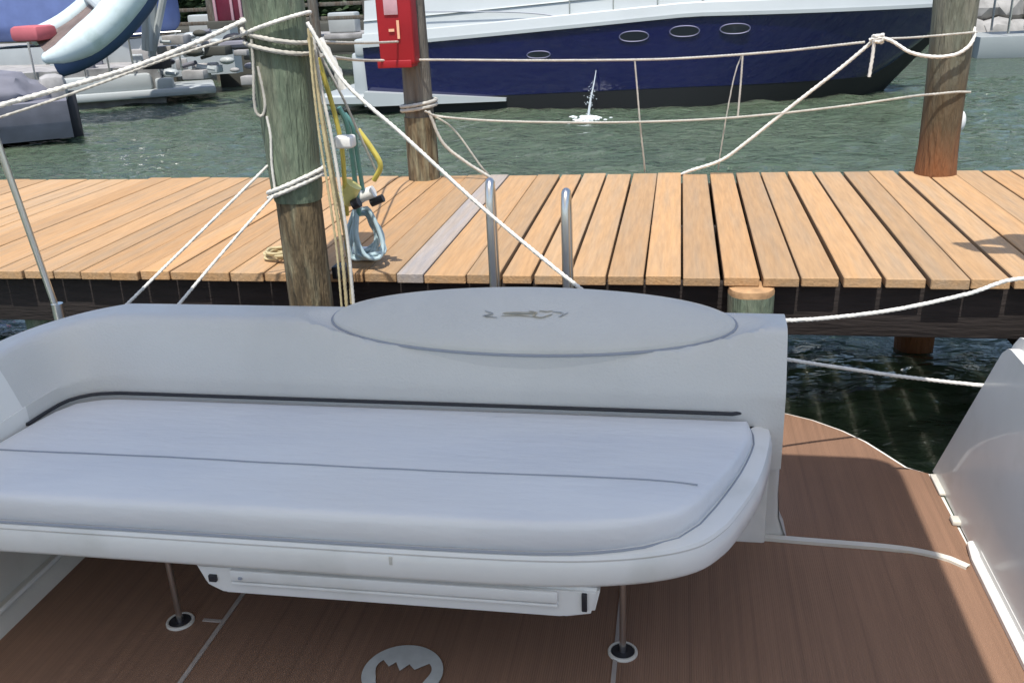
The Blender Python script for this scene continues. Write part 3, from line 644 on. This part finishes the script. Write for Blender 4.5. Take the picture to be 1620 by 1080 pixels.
p = at(581,308,Y=3.42); bm = BM(); tube(bm, [p+Vector((-.03,0,-.008)), p+Vector((.028,0,.012))], .024, 16); obj('body', bm, M_white, adp)
p = at(598,318,Y=3.42); bm = BM(); tube(bm, [p+Vector((-.028,0,-.008)), p+Vector((.022,0,.012))], .016, 14); obj('tip', bm, M_dark, adp)
hose = thing('garden_hose', 'pale blue hose coiled in long loops over a post beside the piling', 'hose')
bm = BM()
for k in range(8):
    o_ = random.uniform(0,26)
    loop = [at(556+o_*.5,335,Y=3.40+k*.012), at(545+o_,372,Y=3.36+k*.012), at(552+o_,402,Y=3.35+k*.012), at(575+o_*1.2,408-k*2,Y=3.36+k*.012), at(594+o_*.6,392-k*2,Y=3.40+k*.012), at(588+o_*.5,360,Y=3.42+k*.012), at(574+o_*.5,334,Y=3.43+k*.012)]
    loop = [q+Vector((random.uniform(-.012,.012),0,random.uniform(-.015,.015))) for q in loop]; tube(bm, smooth_path(loop+[loop[0]], .015), .0085, 9)
obj('coil', bm, M_hose, hose)
bm = BM(); tube(bm, smooth_path([at(536,170,Y=3.3), at(548,195,Y=3.32), at(556,240,Y=3.35), at(562,290,Y=3.38), at(568,340,Y=3.4)], .015), .0095, 9)
tube(bm, smooth_path([at(545,180,Y=3.34), at(558,200,Y=3.34), at(566,250,Y=3.37), at(574,300,Y=3.4)], .015), .0085, 9); tag(obj('riser', bm, M_teal, hose), 'teal upper length of the hose')
bag = at(560,412,Z=DZ)
bm = BM(); box(bm, bag.x-.03, bag.x+.10, bag.y-.02, bag.y+.05, DZ, DZ+.05, .018, seg=3)
tag(obj('dock_cleat', bm, M_white), 'low white dock cleat under the pale blue hose', 'cleat')
bm = BM(); q = at(540,425,Y=3.27); box(bm, q.x-.03, q.x+.03, 3.24, 3.31, q.z-.035, q.z+.015, .006)
tag(obj('pile_bracket', bm, M_dark), 'small black bracket between the green piling and the dock edge', 'bracket')
bm = BM(); P = []
for k in range(60):
    a = k*.42; rr = .055+.035*noise.noise(Vector((k*.3,1,2))); P.append(Vector((-1.60+rr*math.cos(a)*1.25, 3.50+rr*math.sin(a), DZ+.008+.0006*k+.006*abs(noise.noise(Vector((k*.7,0,0)))))))
tube(bm, smooth_path(P, .012), .006, 7)
tag(obj('rope_coil', bm, M_ropetan), 'small heap of tan rope on the planks left of the green piling', 'rope')

# ---------------- red box on the slim piling ----------------
rb = thing('extinguisher_box', 'tall red box with peach digit strapped to the slim far piling', 'extinguisher box')
def boxpx(x0,y0,x1,y1,Yf,depth,bev,name,m,par,mi=0):
    a = at(x0,(y0+y1)/2,Y=Yf); b = at(x1,(y0+y1)/2,Y=Yf); t = at((x0+x1)/2,y0,Y=Yf); u = at((x0+x1)/2,y1,Y=Yf)
    bm = BM(); box(bm, a.x, b.x, Yf, Yf+depth, u.z, t.z, bev, seg=3); return obj(name, bm, m, par)
boxpx(594,-70,650,103,4.96,.12,.012,'case',M_red,rb)
boxpx(597,96,651,108,4.955,.13,.004,'case_lip',M_red,rb)
boxpx(606,-10,628,24,4.953,.004,.001,'label',M_pink,rb)
p = at(630,49,Y=4.951)
cu = bpy.data.curves.new('digit','FONT'); cu.body = '1'; cu.size = .135; cu.extrude = .002; cu.align_x = 'CENTER'; cu.align_y = 'CENTER'
to = bpy.data.objects.new('digit_src', cu); C.objects.link(to); to.rotation_euler = (math.pi/2,0,0); to.location = p
bpy.context.view_layer.update()
me = bpy.data.meshes.new_from_object(to); me.transform(to.matrix_world); bpy.data.objects.remove(to); me.materials.clear(); me.materials.append(M_peach)
link(bpy.data.objects.new('digit', me), rb)
bm = BM(); box(bm, p.x-.052, p.x-.022, 4.952, 4.956, p.z-.004, p.z+.010); obj('dash', bm, M_peach, rb)

# ---------------- blue cruiser across the channel ----------------
cr = thing('cabin_cruiser', 'white cabin cruiser with a glossy navy blue hull moored across the channel', 'boat')
st = []
for i in range(29):
    t = i/28; X = -5.25+t*9.75
    sh = -.905+.30*min(1,max(0,(X+5.25)/5.4))**1.1*1.0 if X < .1 else -.605-.012*(X-.1)
    k = max(0,(X-.2)/4.3); hb = 1.62*(1-k**2.3); hb = max(hb,.015)
    kw = max(0,(X+.4)/3.75); wb = 1.50*(1-min(1,kw)**1.9) if X < 3.35 else .012
    zb = WZ-.25 if X < 3.2 else WZ-.25+(X-3.2)/1.3*1.45
    st.append((X, hb, sh, max(wb,.012), zb))
CYC = 17.25
def hullring(X, hb, sh, wb, zb, lo, hi, off=0.0, nseg=6):
    r = []
    for j in range(nseg+1):
        u = lo+(hi-lo)*j/nseg; z = WZ-.25+(sh-(WZ-.25))*u; z = max(z, min(zb+(sh-zb)*u, sh)) if X > 3.2 else z
        q = u**.75; r.append((wb+(hb-wb)*q+off, z))
    return r
def hull(lo, hi, m, name, off=0.0, nseg=6, close=True):
    bm = BM(); rows = []
    for s in st:
        rr = hullring(*s, lo, hi, off, nseg)
        rows.append([bm.verts.new((s[0], CYC-y, z)) for y, z in rr]+[bm.verts.new((s[0], CYC+y, z)) for y, z in rr[::-1]])
    m_ = len(rows[0])
    for i in range(len(rows)-1):
        for k in range(m_ if close else m_-1): bm.faces.new((rows[i][k],rows[i][(k+1)%m_],rows[i+1][(k+1)%m_],rows[i+1][k]))
    bm.faces.new(rows[0]); bm.faces.new(rows[-1][::-1]); return obj(name, bm, m, cr, angle=60)
hull(.34, 1.0, M_navy, 'hull'); hull(.0, .34, M_anti, 'bottom', -.004)
def deckring(dz0, dz1, inset0, inset1, name, m, x0=-9, x1=9):
    bm = BM(); rows = []
    for X, hb, sh, wb, zb in st:
        if X < x0 or X > x1: continue
        a, b = max(hb+.02-inset0,.01), max(hb+.02-inset1,.008)
        rows.append([bm.verts.new(q) for q in ((X,CYC-a,sh+dz0),(X,CYC-b,sh+dz1),(X,CYC+b,sh+dz1),(X,CYC+a,sh+dz0))])
    for i in range(len(rows)-1):
        for k in range(4): bm.faces.new((rows[i][k],rows[i][(k+1)%4],rows[i+1][(k+1)%4],rows[i+1][k]))
    bm.faces.new(rows[0]); bm.faces.new(rows[-1][::-1]); return obj(name, bm, m, cr, angle=30)
deckring(-.01,.045,-.02,-.02,'rub_rail',M_boatw); deckring(.045,.19,.0,.05,'gunwale',M_boatw); deckring(.19,.205,.06,.07,'deck',M_boatg)
deckring(.205,.40,.16,.22,'coach_side',M_boatw,x1=2.6); deckring(.40,.415,.19,.20,'trim_line',M_boatg,x1=1.2); deckring(.415,.72,.24,.34,'cabin_trunk',M_boatw,x1=2.2)
deckring(.72,1.25,.42,.75,'windows',M_glass,x0=-3.5,x1=1.2); deckring(1.25,1.36,.55,.72,'cabin_roof',M_boatw,x0=-4.4,x1=.8)
bm = BM(); tube(bm, smooth_path([at(672,19,Y=15.72),at(780,19,Y=15.72),at(850,22,Y=15.72),at(900,30,Y=15.66)],.1), .012, 6); obj('trim_line', bm, M_piping, cr)
# swim platform and side sponson
bm = BM(); pad(bm, ccw(rounded([Vector(p) for p in [(-6.15,15.55),(-6.15,18.9),(-5.2,18.9),(-5.2,15.45)]],[.3,.3,.05,.2],6)), [(.05,-1.84),(0,-1.81),(0,-1.70),(.04,-1.67)]); obj('swim_platform', bm, M_boatw, cr)
bm = BM(); a = at(585,137,Y=15.6)
v = [bm.verts.new(q) for q in ((-5.25,15.45,-1.62),(-2.85,15.62,-1.79),(-2.85,15.62,-1.84),(-5.25,15.45,-1.86),(-5.25,15.9,-1.62),(-2.85,15.9,-1.79),(-2.85,15.9,-1.84),(-5.25,15.9,-1.86))]
for f in ((0,1,2,3),(4,5,6,7),(0,1,5,4),(3,2,6,7),(0,3,7,4),(1,2,6,5)): bm.faces.new([v[k] for k in f])
obj('side_strake', bm, M_boatw, cr, smooth=False)
bm = BM(); box(bm, -5.5,-5.2,15.7,18.7,-1.70,-1.0,.06); box(bm,-5.42,-5.22,15.66,18.8,-1.06,-.78,.05); obj('stern_block', bm, M_boatw, cr)
for (px,py,hw,hh) in ((1003,58,.23,.078),(1083,50,.23,.08),(1163,46,.23,.075),(852,87,.19,.055),(1415,25,.19,.06)):
    Yp = 15.56 if px < 1300 else 16.45
    # push the rim out onto the flared hull side
    c0 = at(px,py,Y=Yp)
    i = min(range(len(st)), key=lambda k: abs(st[k][0]-c0.x)); s = st[i]; u = (c0.z-(WZ-.25))/(s[2]-(WZ-.25))
    yy = CYC-(s[3]+(s[1]-s[3])*max(u,0)**.75); c0 = at(px,py,Y=yy-.01)
    bm = BM(); sl = (st[min(i+1,28)][1]-st[max(i-1,0)][1])/(st[min(i+1,28)][0]-st[max(i-1,0)][0])
    pts = [Vector((c0.x+hw*math.copysign(abs(math.cos(t))**.8,math.cos(t)), c0.y-sl*hw*math.cos(t), c0.z+hh*math.sin(t))) for t in [2*math.pi*k/32 for k in range(33)]]
    tube(bm, pts, .010, 6, cap=False); rim_ = obj('porthole', bm, M_chromehull, cr)
    bm = BM(); bm.faces.new([bm.verts.new(q+Vector((0,-.004,0))) for q in pts[:-1]]); obj('porthole_glass', bm, M_glass, rim_, smooth=False)
# rail on deck
bm = BM(); prev = None
for i in range(10, 28, 2):
    X, hb, sh, wb, zb = st[i]; p = Vector((X, CYC-hb+.06, sh+.2)); tube(bm, [p, p+Vector((0,0,.5))], .012, 6)
P = [Vector((s[0], CYC-s[1]+.06, s[2]+.7)) for s in st[10:28]]; tube(bm, P, .014, 6); obj('bow_rail', bm, M_steel, cr)
# cooling-water discharge
bm = BM()
P = smooth_path([at(943,112,Y=15.55), at(940,130,Y=15.3), at(934,160,Y=14.9), at(930,190,Y=14.6)], .05); tube(bm, P, .007, 7, r1=.022)
for k in range(70):
    q = P[random.randint(len(P)//3, len(P)-1)]; r = random.uniform(.004,.012)
    m4 = Matrix.Translation(q+Vector((random.gauss(0,.035),random.gauss(0,.05),random.gauss(0,.06)))); bmesh.ops.create_icosphere(bm, subdivisions=1, radius=r, matrix=m4)
tag(obj('water_jet', bm, M_jet), 'thin stream of cooling water falling from the navy hull', 'water jet')
bm = BM()
for k in range(34):
    a = random.uniform(0,2*math.pi); rr = abs(random.gauss(0,.16)); q = Vector((-1.40+rr*math.cos(a)*1.5, 14.4+rr*math.sin(a)*1.8, WZ+.01)); s = random.uniform(.015,.06)*(1-.5*min(rr,1))
    bmesh.ops.create_icosphere(bm, subdivisions=1, radius=1, matrix=Matrix.Translation(q) @ Matrix.Diagonal((s*1.6,s,s*.45*(1+1.5*math.exp(-rr*6)),1)))
tag(obj('splash_foam', bm, M_foam), 'white foam where the stream meets the water', kind='stuff')

# ---------------- boats at the left ----------------
def simple_hull(name, par, m, x0, x1, yn, yf, z0, z1, M=None, taper=.8):
    """boxy stern to pointed bow hull, length along local X"""
    bm = BM(); rows = []
    for i in range(17):
        t = i/16; X = x0+(x1-x0)*t; k = 1-max(0,(t-.45)/.55)**2.2*taper; cy = (yn+yf)/2; h = (yf-yn)/2*k
        zz = z1+.25*t*t
        rows.append([bm.verts.new(q) for q in ((X,cy-h*.86,z0),(X,cy-h*.97,z0+(zz-z0)*.45),(X,cy-h,zz),(X,cy+h,zz),(X,cy+h*.97,z0+(zz-z0)*.45),(X,cy+h*.86,z0))])
    for i in range(16):
        for k in range(6): bm.faces.new((rows[i][k],rows[i][(k+1)%6],rows[i+1][(k+1)%6],rows[i+1][k]))
    bm.faces.new(rows[0]); bm.faces.new(rows[-1][::-1])
    if M is not None: bmesh.ops.transform(bm, matrix=M, verts=bm.verts)
    return obj(name, bm, m, par, angle=40)
wb_ = thing('sailing_boat', 'white boat stern with a low swim platform and grey gear on deck, upper left', 'boat')
Mx = Matrix.Translation((-11.9,16.9,0)) @ Matrix.Rotation(math.radians(28),4,'Z')
simple_hull('hull', wb_, M_clut, 1.9, -8, .2, 3.6, WZ-.2, -1.25, Mx)
def bx(par, name, m, x0,x1,y0,y1,z0,z1,bev=.03,M=None):
    bm = BM(); box(bm,x0,x1,y0,y1,z0,z1,bev); 
    if M is not None: bmesh.ops.transform(bm, matrix=M, verts=bm.verts)
    return obj(name, bm, m, par)
bx(wb_,'swim_platform',M_boatw,0,2.9,.0,1.6,-1.86,-1.70,.05,Mx); bx(wb_,'quarter_block',M_boatw,-.1,1.7,.1,2.2,-1.72,-1.38,.08,Mx)
bx(wb_,'step_block',M_boatg,1.75,2.1,.1,1.0,-1.72,-1.5,.05,Mx)
for k in range(34):
    xx = random.uniform(-.6,2.3); yy = random.uniform(.2,2.8); s = random.uniform(.08,.3)
    if k < 16: bx(wb_,'deck_gear',random.choice([M_clut,M_clut,M_boatg,M_greyc,M_boatw]),xx,xx+s*1.5,yy,yy+s,-1.40,-1.40+s*random.uniform(1,3.0),.03,Mx)
for k in range(7):
    bm = BM(); a = Mx @ Vector((-.4+k*.45,.12,-1.38)); tube(bm,[a,a+Vector((0,0,.75))],.02,6); obj('stanchion', bm, M_steel, wb_)
bm = BM(); tube(bm,[Mx @ Vector((-.5,.12,-.65)), Mx @ Vector((2.4,.12,-.63))],.016,6); obj('lifeline', bm, M_steel, wb_)
bm = BM(); tube(bm,[at(232,0,Y=17),at(236,80,Y=17)],.05,8); tube(bm,[at(262,-20,Y=17.3),at(240,90,Y=17.3)],.07,8); tube(bm,[at(236,-40,Y=17.3),at(236,80,Y=17.3)],.14,10); obj('davit', bm, M_boatg, wb_)
# hanging inflatable dinghy
dg = thing('inflatable_dinghy', 'pale inflatable dinghy with navy underside hanging at a slant, upper left', 'dinghy')
P = smooth_path([at(76,92,Y=14.6), at(96,86,Y=14.65), at(130,68,Y=14.8), at(163,42,Y=15.0), at(190,12,Y=15.2), at(212,-20,Y=15.4), at(226,-60,Y=15.6)], .12)
rl_ = [.10+(.25+.06*k/len(P)-.10)*min(1,k/4.5)**.6 for k in range(len(P))]; bm = BM(); tube(bm, P, .2, 20, rl=rl_); bmesh.ops.create_icosphere(bm, subdivisions=3, radius=.10, matrix=Matrix.Translation(P[0])); obj('near_tube', bm, M_rib, dg)
bm = BM(); tube(bm, [p+Vector((.06,.16,-.14)) for p in P], .19, 14, r1=.24); obj('keel', bm, M_ribnavy, dg)
bm = BM(); tube(bm, [p+Vector((-1.15,1.3,.30)) for p in P], .16, 16); obj('far_tube', bm, M_rib, dg)
bm = BM(); tube(bm, [P[8]+Vector((-.15,.2,.12)), P[8]+Vector((-1.1,1.2,.42))], .09, 10); obj('thwart', bm, M_boatg, dg)
bm = BM(); vs = [(bm.verts.new(p+Vector((-.1,.12,.05))), bm.verts.new(p+Vector((-1.10,1.25,.30)))) for p in P]
for i in range(len(vs)-1): bm.faces.new((vs[i][0],vs[i][1],vs[i+1][1],vs[i+1][0]))
bmesh.ops.solidify(bm, geom=bm.faces, thickness=.06); obj('floor', bm, M_ribin, dg)
q = at(60,52,Y=15.3); bx(dg,'red_cushion',M_redc,q.x-.42,q.x+.12,q.y-.2,q.y+.4,q.z-.14,q.z+.12,.08)
cv = thing('covered_boat', 'boat under a blue canvas cover at the top left corner', 'boat')
simple_hull('hull', cv, M_boatg, 0, 6, -1, 1, -1.6, -.9, Matrix.Translation((-15.6,20,0)))
bm = BM(); box(bm,-16,-11.2,18.9,21,-.75,.9,.35,seg=4); obj('canvas_cover', bm, M_bluec, cv)
gb = thing('grey_tender', 'dark grey canvas covered tender at the left edge behind the dock', 'boat')
Mg = Matrix.Translation((-10.1,12.1,0)) @ Matrix.Rotation(math.radians(35),4,'Z')
simple_hull('hull', gb, M_greyc, 1.35, -5.5, -.1, 2.0, WZ+.10, -1.35, Mg); 
bm = BM()
for (a_,b_,c_,r_) in ((-.1,.8,-1.30,(1.3,.85,.42)),(-2.2,.9,-1.25,(1.6,.9,.5)),(-4.2,.9,-1.2,(1.3,.8,.5))):
    n0 = len(bm.verts); bmesh.ops.create_icosphere(bm, subdivisions=4, radius=1)
    bm.verts.ensure_lookup_table()
    for v in bm.verts[n0:]: v.co *= 1+.16*noise.noise(v.co*2.2+Vector((a_,0,0)))+.05*noise.noise(v.co*7); v.co = Mg @ Vector((a_+v.co.x*r_[0], b_+v.co.y*r_[1], c_+v.co.z*r_[2]))
obj('canvas_cover', bm, M_greyc, gb)
bx(gb,'outboard_cowl',M_clut,1.0,1.4,.6,1.1,-1.45,-1.02,.13,Mg); bx(gb,'outboard_leg',M_dark,1.3,1.5,.8,1.1,WZ-.2,-1.3,.03,Mg)
for k in range(6): bx(gb,'vent',M_dark,-.6+k*.18,-.52+k*.18,-.125,-.08,-1.55-.07*(k%3),-1.48-.07*(k%3),.01,Mg)

# ---------------- far shore ----------------
sw = thing('far_dock', 'grey far dock with rails in the shade behind the boats', 'dock')
bm = BM(); box(bm,-30,-4.5,22.8,24.6,-1.12,-1.0,.02); obj('decking', bm, M_clut, sw)
bm = BM(); box(bm,-30,-4.5,22.7,22.78,-1.42,-1.1,.02); obj('edge_beam', bm, M_wall, sw)
for zz in (-.30,-.62):
    bm = BM(); box(bm,-30,-5.2,22.72,22.78,zz-.05,zz+.04,.01); obj('rail', bm, M_pilegrey, sw)
for i in range(9):
    xx = -16.5+i*1.32+random.uniform(-.15,.15)
    piling('grey piling of the shaded far dock, number %s from its left end' % ['one','two','three','four','five','six','seven','eight','nine','ten'][i], xx, 22.55, [('shaft', M_pilegrey, [(.13,-2.5),(.12,random.uniform(.1,.7))])], n=12, group='pilings of the far dock')
for i in range(4):
    xx = -12.5+i*1.9
    bm = BM(); s = random.uniform(.3,.5); box(bm,xx,xx+s*1.8,23.4,23.4+s,-1.0,-1.0+s*1.2,.05); bmesh.ops.rotate(bm, cent=(xx,23.6,0), matrix=Matrix.Rotation(random.uniform(-.3,.3),3,'Z'), verts=bm.verts)
    tag(obj('dock_locker', bm, random.choice([M_clut,M_boatg,M_greyc])), ['weathered dock locker leftmost on the far dock','dock locker second from the left on the far dock','dock locker third from the left on the far dock','rightmost dock locker on the far dock near the navy hull'][i], 'locker', 'lockers on the far dock')
for (px, yy) in ((366,19.5),):
    mp_ = thing('fuel_cabinet', 'maroon cabinet with pale edges far behind the green piling', 'cabinet')
    a = at(342,34,Y=21); b = at(386,34,Y=21)
    bm = BM(); box(bm,a.x,b.x,21,21.5,a.z,.6,.02); obj('body', bm, M_maroon, mp_)
    for q in (a.x+.03,(a.x+b.x)/2+.1,b.x-.03):
        bm = BM(); box(bm,q-.03,q+.03,20.95,20.99,a.z,.6,.005); obj('edge_strip', bm, M_pink, mp_)
    bm = BM(); box(bm,a.x-.2,b.x+.2,20.9,21.6,-1.2,a.z,.03); obj('plinth', bm, M_wall, mp_)
    bm = BM(); box(bm,a.x-.1,b.x+.1,20.95,21.55,-2.6,-1.2,.03); obj('footing', bm, M_wall, mp_)
# shaded hedge on the bank: leaf clumps through a volume
bm = BM()
def leaf(bm, p, s):
    q = Matrix.Rotation(random.uniform(0,6.28),3,'Z') @ Matrix.Rotation(random.uniform(-1.2,1.2),3,'X')
    bm.faces.new([bm.verts.new(p+q @ Vector(c)*s) for c in ((-1,0,0),(0,-.5,.1),(1,0,0),(0,.5,.1))])
for k in range(26000):
    xx = random.uniform(-34,30); dep = random.random()
    top = 1.9+1.2*noise.noise(Vector((xx*.35,0,0)))+.5*noise.noise(Vector((xx*1.4,3,0)))
    z = -1.0+(top+1.0)*random.random()**.8
    bulge = 1.2*noise.noise(Vector((xx*.6,z*.8,5)))
    leaf(bm, Vector((xx, 31.6+bulge+dep*2.2, z)), random.uniform(.12,.26))
box(bm,-34,30,34.2,34.6,-1,2.4)
tag(obj('hedge', bm, M_leaf, smooth=False), 'dark green hedge along the far bank', kind='stuff')
random.seed(5)
for k in range(48):                                   # stacked gear, fenders and coils on the white boat's after deck
    px, py = random.uniform(195,405), random.uniform(52,128); 
    if px < 260 and py < 100: continue
    q = at(px,py,Y=random.uniform(16.6,18.4)); s_ = random.uniform(.06,.17)
    bm = BM()
    if k % 3 == 0: tube(bm,[q+Vector((-s_*1.6,0,random.uniform(-.05,.05))),q+Vector((s_*1.6,0,random.uniform(-.05,.05)))],s_*.45,9)
    elif k % 3 == 1: bmesh.ops.create_icosphere(bm, subdivisions=2, radius=s_, matrix=Matrix.Translation(q) @ Matrix.Diagonal((1.5,1,.7,1)))
    else: box(bm,q.x-s_*1.3,q.x+s_*1.3,q.y-s_,q.y+s_,q.z-s_*.5,q.z+s_*.5,.02,M=None)
    obj('deck_gear', bm, random.choice([M_clut,M_clut,M_boatg,M_greyc,M_boatw,M_dark,M_wall]), wb_)
# riprap and boat at the right
random.seed(11)
for i in range(9):
    px = 1540+i*13; yy = 28.5+(i%3)*.7; q = at(px,30,Y=yy); s = random.uniform(.35,.75)
    bm = BM(); bmesh.ops.create_icosphere(bm, subdivisions=2, radius=s)
    for v in bm.verts: v.co *= 1+.35*noise.noise(v.co*2+Vector((i,0,0))); v.co.z *= .7
    bmesh.ops.translate(bm, verts=bm.verts, vec=Vector((q.x,yy,(-1.8,-1.2,-1.5)[i%3])))
    tag(obj('boulder', bm, M_rock, angle=25), 'grey riprap boulder on the far bank, %s from the right piling' % ['first','second','third','fourth','fifth','sixth','seventh','eighth','ninth'][i], 'boulder', 'riprap boulders')
rbt = thing('moored_skiff', 'small white skiff seen far off right of the right piling', 'boat')
simple_hull('hull', rbt, M_boatw, 6.4, 12.5, 22.6, 24.2, WZ-.05, -1.55); bx(rbt,'console',M_boatw,7.6,8.5,23.0,23.8,-1.5,-.7,.06); bx(rbt,'engine',M_dark,5.9,6.35,23.1,23.6,-2.0,-1.1,.08)
bx(rbt,'canopy',M_boatw,6.9,9.4,22.7,24.1,-.02,.05,.03)
for q in ((7.0,22.8),(9.3,22.8),(7.0,24.0),(9.3,24.0)):
    bm = BM(); tube(bm,[Vector((q[0],q[1],-1.5)),Vector((q[0],q[1],0))],.025,6); obj('canopy_post', bm, M_steel, rbt)
fl_ = thing('mooring_float', 'small white float beside the right piling', 'float')
p = at(1519,192,Y=7.5); bm = BM(); bmesh.ops.create_icosphere(bm, subdivisions=3, radius=.05, matrix=Matrix.Translation(p) @ Matrix.Diagonal((.8,.8,1.6,1))); obj('body', bm, M_white, fl_)
bm = BM(); tube(bm,[p+Vector((0,0,-.06)), Vector((p.x+.02,p.y,WZ))], .012,6); obj('line', bm, M_dark, fl_)
